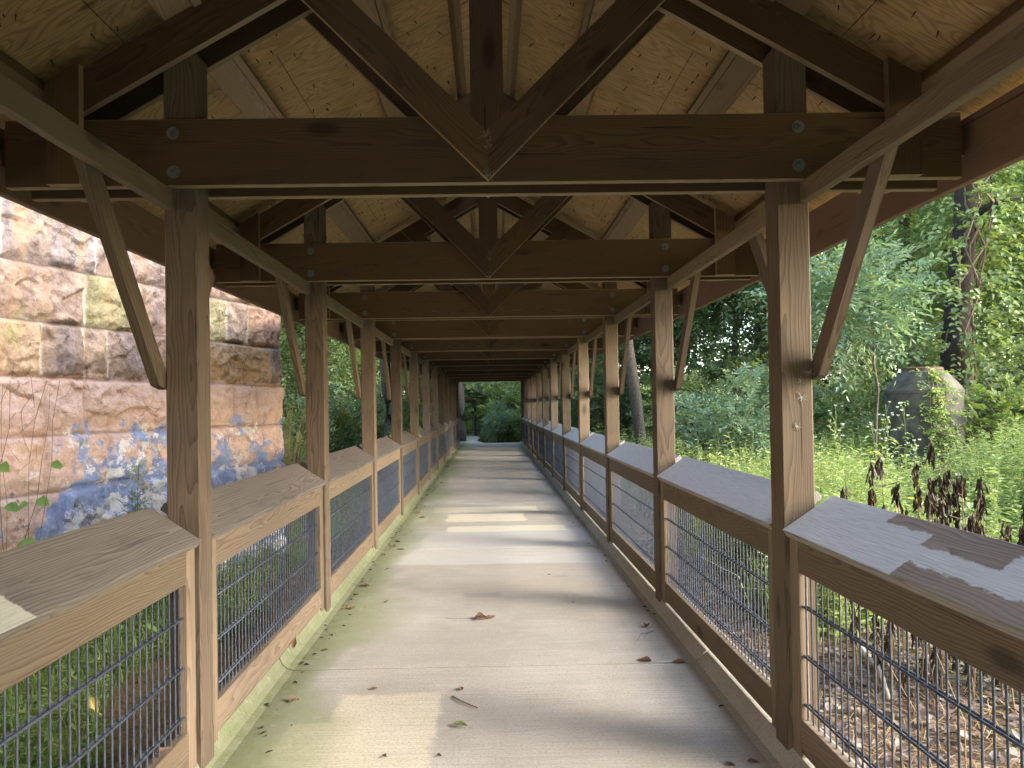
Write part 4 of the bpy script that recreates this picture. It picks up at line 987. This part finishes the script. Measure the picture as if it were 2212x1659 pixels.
# low grass between wall and bridge, seen through the left mesh
wallx = lambda P: -2.60 - (9.35 - P[:, 1]) * .3305 + .12
P = scatter(rs, 30000, -4.6, -1.5, 1.6, 9.4, lambda P: (P[:, 0] > wallx(P)) & (P[:, 0] < -2.2 + .22 * np.sin(P[:, 1] * 2.2)) )[:9000]
parts = [blades(rs, P, rs.uniform(.08, .28, len(P)), .0055, .9)]
P = scatter(rs, 7000, -4.6, -1.6, 1.6, 9.4, lambda P: (P[:, 0] > wallx(P)) & (P[:, 0] < -2.2 + .22 * np.sin(P[:, 1] * 2.2)))[:1500]
parts.append(weeds(rs, P, rs.uniform(.1, .38, len(P)), 10, .075, .3))
V_, F_, T_ = join(parts); tag(link('low_grass', mesh_np('lg', V_, F_, M['grass'], T_)), kind='stuff')
def flat_leaves(rs, P, L, z=.012, lift=.35):
    m = len(P); g0 = np.array([hgt(x, y) for x, y in P]) + z + rs.uniform(0, .02, m); a = rs.uniform(0, 6.28, m)
    Ls = L * rs.uniform(.5, 1.3, m)
    return leaves(np.column_stack([P, g0]), np.column_stack([np.cos(a), np.sin(a), rs.uniform(-.1, lift, m)]), np.column_stack([rs.normal(0, .4, (m, 2)), np.ones(m)]), Ls, Ls * rs.uniform(.35, .75, m), rs.uniform(0, 1, m), .3, rs.uniform(-.3, .5))
P = np.concatenate([scatter(rs, 19000, 1.5, 5.6, 2.0, 10.0), scatter(rs, 4000, 1.5, 4.0, 10, 26), scatter(rs, 2600, -2.8, -1.5, 1.5, 20)])
V_, F_, T_ = flat_leaves(rs, P, .066); tag(link('leaf_litter', mesh_np('ll', V_, F_, M['litter'], T_)), kind='stuff')
def straws(rs, P, L, w=.0022):
    m = len(P); g0 = np.array([hgt(x, y) for x, y in P]) + .02 + rs.uniform(0, .035, m); a = rs.uniform(0, 6.28, m); Ls = (L * rs.uniform(.4, 1.2, m))[:, None]
    d = np.column_stack([np.cos(a), np.sin(a), rs.uniform(-.12, .18, m)]); s = np.column_stack([-np.sin(a), np.cos(a), np.zeros(m)]) * w; b0 = np.column_stack([P, g0]); md = b0 + d * Ls * .5 + np.array([0, 0, .015]) + s * 6 * rs.normal(0, 1, (m, 1)); e = b0 + d * Ls
    V = np.stack([b0 - s, b0 + s, md + s, md - s, e + s, e - s], 1).reshape(-1, 3); i = np.arange(m)[:, None] * 6
    F = np.concatenate([i + np.array([[0, 1, 2, 3]]), i + np.array([[3, 2, 4, 5]])], 0)
    return V, F, np.repeat(rs.uniform(0, .97, m), 6)
P = np.concatenate([scatter(rs, 11000, -2.7, -1.45, 1.5, 7.0), scatter(rs, 5500, 1.5, 5.0, 2.0, 9.0), scatter(rs, 2500, -2.3, -1.45, 6.5, 14)])
V_, F_, T_ = straws(rs, P, .22); tag(link('dry_straw', mesh_np('ds', V_, F_, M['straw'], T_)), kind='stuff')

# ---- withered plants behind the right railing
def withered(seed, x, y, h):
    rg = random.Random(seed); rsn = np.random.RandomState(seed)
    o = empty('withered_plant', (x, y, hgt(x, y)), rg.random() * 6.28, label='withered brown plant with drooping dead leaves behind the right railing', cat='dead plant', group='withered plants behind the right railing')
    b = MB(); lean = (rg.gauss(0, .06), rg.gauss(0, .06)); b.tube([(0, 0, 0), (lean[0] * .5, lean[1] * .5, h * .5), (lean[0], lean[1], h)], .006, 5, r2=.002)
    P, D = [], []
    for i in range(rg.randint(6, 9)):
        t = 1 - i * .11 - rg.uniform(0, .04); c = Vector((lean[0] * t, lean[1] * t, h * t)); a = rg.random() * 6.28; r_ = rg.uniform(.01, .05)
        if i and rg.random() < .5:
            e = c + Vector((math.cos(a) * .09, math.sin(a) * .09, .03)); b.tube([c, e], .003, 4); c = e
        for j in range(17):
            P.append((c.x + rg.gauss(0, .01), c.y + rg.gauss(0, .01), c.z - j * .007)); a2 = rg.random() * 6.28
            D.append((math.cos(a2) * .28, math.sin(a2) * .28, -1.0))
    P, D = np.array(P), np.array(D); m = len(P)
    v, f, t = leaves(P, D, rsn.normal(0, 1, (m, 3)), rsn.uniform(.045, .10, m), rsn.uniform(.010, .026, m), rsn.uniform(0, 1, m), .45, .1)
    link('dead_leaves', mesh_np('dl', v, f, M['dead'], t), None, o); link('stem', b.mesh('st', M['dry_stem']), None, o)
wp = [(2.30, 4.8, 1.32), (2.43, 4.8, 1.46), (2.58, 4.85, 1.48), (2.66, 4.7, 1.34), (2.76, 4.75, 1.44), (2.84, 4.85, 1.58), (2.96, 4.8, 1.38), (3.02, 4.8, 1.37), (3.08, 4.75, 1.38), (3.15, 4.7, 1.25), (3.22, 4.65, 1.06), (3.3, 4.6, 1.03), (3.1, 4.85, 1.3), (2.5, 4.6, 1.2), (2.9, 4.6, 1.15), (3.4, 4.8, 1.2), (3.55, 4.7, 1.1), (2.7, 4.55, 1.1), (3.25, 4.95, 1.35)]
wp += [(x + .07 * (-1) ** i, y - .3, h * (.8 - .05 * (i % 3))) for i, (x, y, h) in enumerate(wp)][::2]
for i, (x, y, h) in enumerate(wp): withered(200 + i, x, y, h)
# bare dry stalks seen through the right mesh
b = MB(); rg = random.Random(9)
def stalk(x, y, h, i):
    b = MB(); b.tube([(0, 0, 0), (rg.gauss(0, .03), rg.gauss(0, .03), h * .5), (rg.gauss(0, .07), rg.gauss(0, .07), h)], .004, 4, r2=.002)
    tag(link('dry_stalk', b.mesh('sk', M['dry_stem']), None, None), label='thin bare dry stalk standing in the leaf litter right of the bridge', cat='stalk', group='bare stalks in the leaf litter').location = (x, y, hgt(x, y))
for i in range(34): stalk(rg.uniform(2.0, 3.7), rg.uniform(3.4, 5.6), rg.uniform(.4, .8), i)
# white flowering weeds
def flowering(x, y, h, seed):
    rg = random.Random(seed); rsn = np.random.RandomState(seed)
    o = empty('flowering_weed', (x, y, hgt(x, y)), 0, label='tall weed topped with small white flowers, left of the manhole', cat='plant', group='white flowering weeds')
    b = MB(); P = []; D = []
    b.tube([(0, 0, 0), (.02, 0, h * .6), (0, .02, h)], .005, 4)
    for i in range(7):
        a = rg.random() * 6.28; z = h * rg.uniform(.8, 1.0); e = Vector((math.cos(a) * .09, math.sin(a) * .09, z + .07)); b.tube([(0, 0, z - .08), e], .002, 3)
        for j in range(7): P.append(e); a2 = j * .9; D.append((math.cos(a2), math.sin(a2), .9))
    m = len(P); v, f, t = leaves(np.array([tuple(p) for p in P]), np.array(D), rsn.normal(0, 1, (m, 3)), np.full(m, .028), np.full(m, .016), rsn.uniform(0, 1, m))
    link('flower_head', mesh_np('fh', v, f, M['white_flower'], t), None, o); link('stem', b.mesh('st', M['stem']), None, o)
    v, f, t = sprigs(rsn, np.column_stack([np.zeros(16), np.zeros(16), np.linspace(.2, h * .9, 16)]), rsn.normal(0, 1, (16, 3)) + np.array([0, 0, .4]), np.full(16, .12), 4, .08, .025)
    link('leaves', mesh_np('lv', v, f, M['leaf_bright'], t), None, o)
for i, (x, y, h) in enumerate([(5.6, 10.6, 1.75), (5.75, 10.4, 1.7), (4.55, 9.9, 1.6), (4.7, 10.2, 1.7), (5.0, 9.8, 1.55), (5.35, 10.1, 1.45), (4.4, 10.4, 1.55), (5.5, 9.7, 1.3)]): flowering(x, y, h, 300 + i)

# ---- plants in front of the stone wall
def climber(seed, x, y, h, leaves_n, label, lean):
    rg = random.Random(seed); rsn = np.random.RandomState(seed); o = empty('climbing_vine', (x, y, hgt(x, y)), 0, label=label, cat='vine')
    b = MB(); P, D = [], []
    for i in range(6):
        pts = []; dx = rg.uniform(-.18, .18)
        for j in range(9):
            t = j / 8; pts.append((dx * .4 + dx * t * 1.6 + lean * t + .03 * math.sin(t * 9 + i), rg.gauss(0, .015), h * t * rg.uniform(.97, 1.0)))
        b.tube(pts, .0035, 4, r2=.0015)
        for j in range(leaves_n): 
            q = pts[rg.randint(2, 6)]; P.append(q); a = rg.random() * 6.28; D.append((math.cos(a), -abs(math.sin(a)) * .5, -.3))
    for i in range(16):
        s_ = (rg.uniform(-.15, .15) + lean * .8, 0, h * rg.uniform(.7, .95)); b.tube([s_, (s_[0] + rg.gauss(0, .06), rg.gauss(0, .03), s_[2] + rg.uniform(.05, .2))], .0015, 3)
    m = len(P); v, f, t = leaves(np.array(P), np.array(D), np.column_stack([rsn.normal(0, .3, m), -np.ones(m), np.ones(m) * .8]), rsn.uniform(.05, .1, m), rsn.uniform(.045, .085, m), rsn.uniform(.2, .9, m), .1, .2)
    link('vine_leaves', mesh_np('vl', v, f, M['vine_leaf'], t), None, o); link('stem', b.mesh('st', M['dry_stem']), None, o)
climber(51, -3.15, 4.9, 2.05, 3, 'thin wiry vine with heart shaped leaves in front of the wall at the left edge', .10)
def feathery(x, y, h, seed, label):
    rsn = np.random.RandomState(seed); n = 46; t = np.linspace(.15, 1, n); a = np.arange(n) * 2.4
    P = np.column_stack([.05 * t, 0 * t, t * h]); D = np.column_stack([np.cos(a), np.sin(a), np.full(n, .8)])
    v, f, tt = sprigs(rsn, P, D, .30 * (1.25 - t), 10, .038, .010, spread=.9)
    o = empty('feathery_weed', (x, y, hgt(x, y)), 0, label=label, cat='plant'); link('leaves', mesh_np('fl', v, f, M['leaf_grey'], tt), None, o)
    b = MB(); b.tube([(0, 0, 0), (.05, 0, h)], .005, 5, r2=.002); link('stem', b.mesh('st', M['stem']), None, o)
feathery(-2.72, 5.75, 1.42, 61, 'tall feathery grey green weed standing against the painted blocks')
feathery(-2.95, 6.2, 1.1, 62, 'shorter feathery weed behind the tall one at the painted blocks')
broadleaf('seedling', -2.75, 4.45, 1.0, 9, .13, 'leafy seedling with pointed leaves showing above the left cap board', 71, .12)
broadleaf('seedling', -2.98, 4.3, .92, 8, .12, 'leafy seedling at the left picture edge beside the wiry vine', 72, .12)
broadleaf('seedling', -2.5, 5.2, .78, 8, .11, 'small seedling below the feathery weed by the wall', 73, .1)
# tall seeded grass beside the wall corner
rsn = np.random.RandomState(5); gr = empty('tall_grass_tuft', (-2.95, 10.9, GZ), 0, label='tuft of tall pale seeded grass beside the stone wall corner', cat='grass')
m = 60; a = rsn.uniform(0, 6.28, m); h = rsn.uniform(1.1, 2.1, m)[:, None]; d = np.column_stack([np.cos(a), np.sin(a), np.zeros(m)]); s = np.column_stack([-np.sin(a), np.cos(a), np.zeros(m)]) * .004
b0 = d * .08; m1 = b0 + np.array([0, 0, .6]) * h + d * h * .08; tp = b0 + np.array([0, 0, .97]) * h + d * h * .24
V_ = np.stack([b0 - s, b0 + s, m1 + s, m1 - s, tp + s * .4, tp - s * .4], 1).reshape(-1, 3); i = np.arange(m)[:, None] * 6
link('blades', mesh_np('tg', V_, np.concatenate([i + np.array([[0, 1, 2, 3]]), i + np.array([[3, 2, 4, 5]])], 0), M['straw'], np.repeat(rsn.uniform(.3, .9, m), 6)), None, gr)

# ---- far shelter past the end of the bridge
fs = empty('far_shelter', (-1.35, 37.3, -0.05), 0, label='small roofed shelter with a railing glimpsed past the far end of the bridge', cat='shelter')
board('post', (.62, 0, 0), (.62, 0, 2.0), (0, 1, 0), .12, .12, M['dark'], fs); board('post', (-1.6, 0, 0), (-1.6, 0, 2.0), (0, 1, 0), .12, .12, M['post'], fs)
board('post', (.46, 2.4, 0), (.46, 2.4, 2.0), (0, 1, 0), .12, .12, M['plate'], fs)
board('top_rail', (-1.5, .3, .98), (.56, .3, .98), (0, 1, 0), .18, .04, M['cap'], fs); board('bottom_rail', (-1.5, .3, .35), (.9, .3, .35), (0, 0, 1), .1, .04, M['rail'], fs)
board('roof_beam', (-1.8, 0, 1.95), (.9, 0, 1.95), (0, 0, 1), .16, .05, M['truss'], fs)
b = MB()
for s in (-1, 1):
    P0, P1_ = Vector((-.5, 0, 2.95)), Vector((-.5 + s * 1.75, 0, 1.98)); dd = (P1_ - P0)
    b.box((P0 + P1_) / 2 + Vector((0, 1.2, 0)), (dd.length, 3.4, .04), frame_mw((0, 0, 0), dd, (0, 1, 0)).to_3x3())
link('roof', b.mesh('rf', M['shingle']), None, fs)

# ------------------------------------------------------------------ small things on the deck
def curled_leaf(L, seed, mat, wide=.55):
    rg = random.Random(seed); nu, nv = 7, 5; V, F = [], []
    c1, c2 = rg.uniform(.3, 1.2), rg.uniform(.2, .8)
    for i in range(nu):
        t = i / (nu - 1); w = L * wide * .5 * math.sin(math.pi * min(.97, max(.03, t)) ** .8) * (1 + .25 * rg.uniform(-1, 1))
        for j in range(nv):
            s = (j / (nv - 1) - .5) * 2; V.append((L * (t - .5), s * w, .006 + c1 * w * s * s + c2 * L * .3 * (t - .5) ** 2 + rg.uniform(0, .0015)))
    for i in range(nu - 1):
        for j in range(nv - 1): F.append((i * nv + j, (i + 1) * nv + j, (i + 1) * nv + j + 1, i * nv + j + 1))
    b = MB(); b.add(V, F); b.tube([(L * .45, 0, .006), (L * .8, .003, .004)], .0009, 4)
    return b.mesh('leaf', mat)
M['brown_leaf'] = simple('brown_fallen_leaf', (0.16, 0.085, 0.05), .7, 0, 40, .5)
M['green_leaf'] = simple('green_fallen_leaf', (0.20, 0.26, 0.08), .5, 0, 40, .3)
M['yellow_leaf'] = simple('yellow_fallen_leaf', (0.36, 0.28, 0.06), .5, 0, 40, .3)
lf = [(-0.021, 5.522, .09), (-0.854, 6.022, .07), (-1.116, 6.563, .09), (1.052, 5.232, .07), (0.893, 4.533, .09), (1.093, 4.497, .08), (-0.67, 4.177, .045), (-0.188, 4.144, .05), (-0.5, 3.367, .03), (-0.255, 3.365, .03), (-1.093, 8.398, .08), (-0.993, 8.201, .09), (-1.087, 8.68, .08), (-1.074, 10.926, .09), (-0.977, 10.512, .08), (0.511, 6.873, .04), (-1.1, 5.867, .08), (-1.083, 4.851, .05), (-1.073, 4.03, .06), (1.10, 3.24, .05), (0.995, 3.225, .05), (-1.05, 17.5, .1), (-1.1, 19.2, .1), (-0.95, 21.0, .1), (-1.08, 22.4, .1), (-1.0, 15.2, .08), (0.2, 17.0, .07), (0.62, 5.9, .03)]
vmesh = [curled_leaf(1.0, 90 + i, M['brown_leaf']) for i in range(5)]; random.seed(8)
for i, (x, y, L) in enumerate(lf):
    o = tag(link('fallen_leaf', vmesh[i % 5]), 'small curled brown fallen leaf lying on the concrete walkway', 'leaf', 'brown leaves on the walkway')
    o.location = (x, y, .004); o.rotation_euler = (random.gauss(0, .15), 0, random.random() * 6.28); o.scale = (L, L, L)
rs = np.random.RandomState(66); n = 420; sd = np.where(rs.uniform(0, 1, n) < .75, -1.0, 1.0)
P = np.column_stack([sd * (1.19 - rs.gamma(1.2, .05, n)), rs.uniform(2.5, 30, n), np.full(n, .004)]); a = rs.uniform(0, 6.28, n); Ls = rs.uniform(.012, .04, n)
v_, f_, t_ = leaves(P, np.column_stack([np.cos(a), np.sin(a), rs.uniform(0, .3, n)]), np.column_stack([rs.normal(0, .3, (n, 2)), np.ones(n)]), Ls, Ls * .5, rs.uniform(0, .9, n))
tag(link('edge_debris', mesh_np('ed', v_, f_, M['dead'], t_)), kind='stuff')
o = tag(link('fallen_leaf', curled_leaf(.10, 99, M['brown_leaf'], .8)), 'largest crumpled dead leaf in the middle of the walkway', 'leaf'); o.location = (-.095, 5.48, .006)
b = MB(); b.tube([(-.13, .01, .004), (-.3, 0, .003), (-.36, .03, .004)], .0012, 4); tag(link('pine_needle', b.mesh('pn', M['dry_stem'])), 'thin bent stalk beside the largest dead leaf', 'stalk').location = (0, 5.5, .002)
o = tag(link('fallen_leaf', curled_leaf(.085, 98, M['green_leaf'], .42)), 'single green leaf lying on the walkway', 'leaf'); o.location = (-.174, 3.663, .004); o.rotation_euler = (0, 0, -.5)
b = MB(); b.tube([(-.231, 4.041, .006), (-.17, 3.95, .01), (-.095, 3.881, .006)], [.0045, .004, .003], 6); tag(link('twig', b.mesh('tw', M['dry_stem'])), 'thin brown twig lying on the walkway near the joint', 'twig')
b = MB()
for pts in ([(.93, 4.92), (.98, 5.06), (1.09, 5.13)], [(.98, 4.95), (1.01, 5.05), (1.08, 5.12)]): b.tube([(x, y, .004) for x, y in pts], .0011, 4)
tag(link('pine_needle', b.mesh('pn', M['dry_stem'])), 'pair of fallen pine needles on the right of the walkway', 'pine needle')
o = tag(link('fallen_leaf', curled_leaf(.06, 97, M['yellow_leaf'], .45)), 'yellow leaf caught in the wire mesh of the left railing', 'leaf'); o.location = (-1.31, 2.48, .60); o.rotation_euler = (1.2, 1.1, .4)
o = tag(link('fallen_leaf', curled_leaf(.07, 96, M['brown_leaf'], .5)), 'brown leaf standing against the left bottom rail', 'leaf'); o.location = (-1.245, 4.72, .10); o.rotation_euler = (1.5, -1.3, .4)
o = tag(link('fallen_leaf', curled_leaf(.06, 95, M['brown_leaf'], .5)), 'brown leaf lying on top of the left bottom rail', 'leaf'); o.location = (-1.283, 2.93, .235); o.rotation_euler = (.1, 0, 1.0)
b = MB(); b.tube([(2.75, 5.9, -.22), (2.6, 5.3, -.23), (2.5, 4.9, -.2), (2.35, 4.5, -.24)], [.02, .022, .018, .012], 7); b.tube([(2.55, 5.1, -.2), (2.75, 4.8, -.1)], .009, 5)
tag(link('fallen_branch', b.mesh('fb', M['pale_branch'], True)), 'bleached fallen branch in the leaf litter behind the right mesh', 'branch')
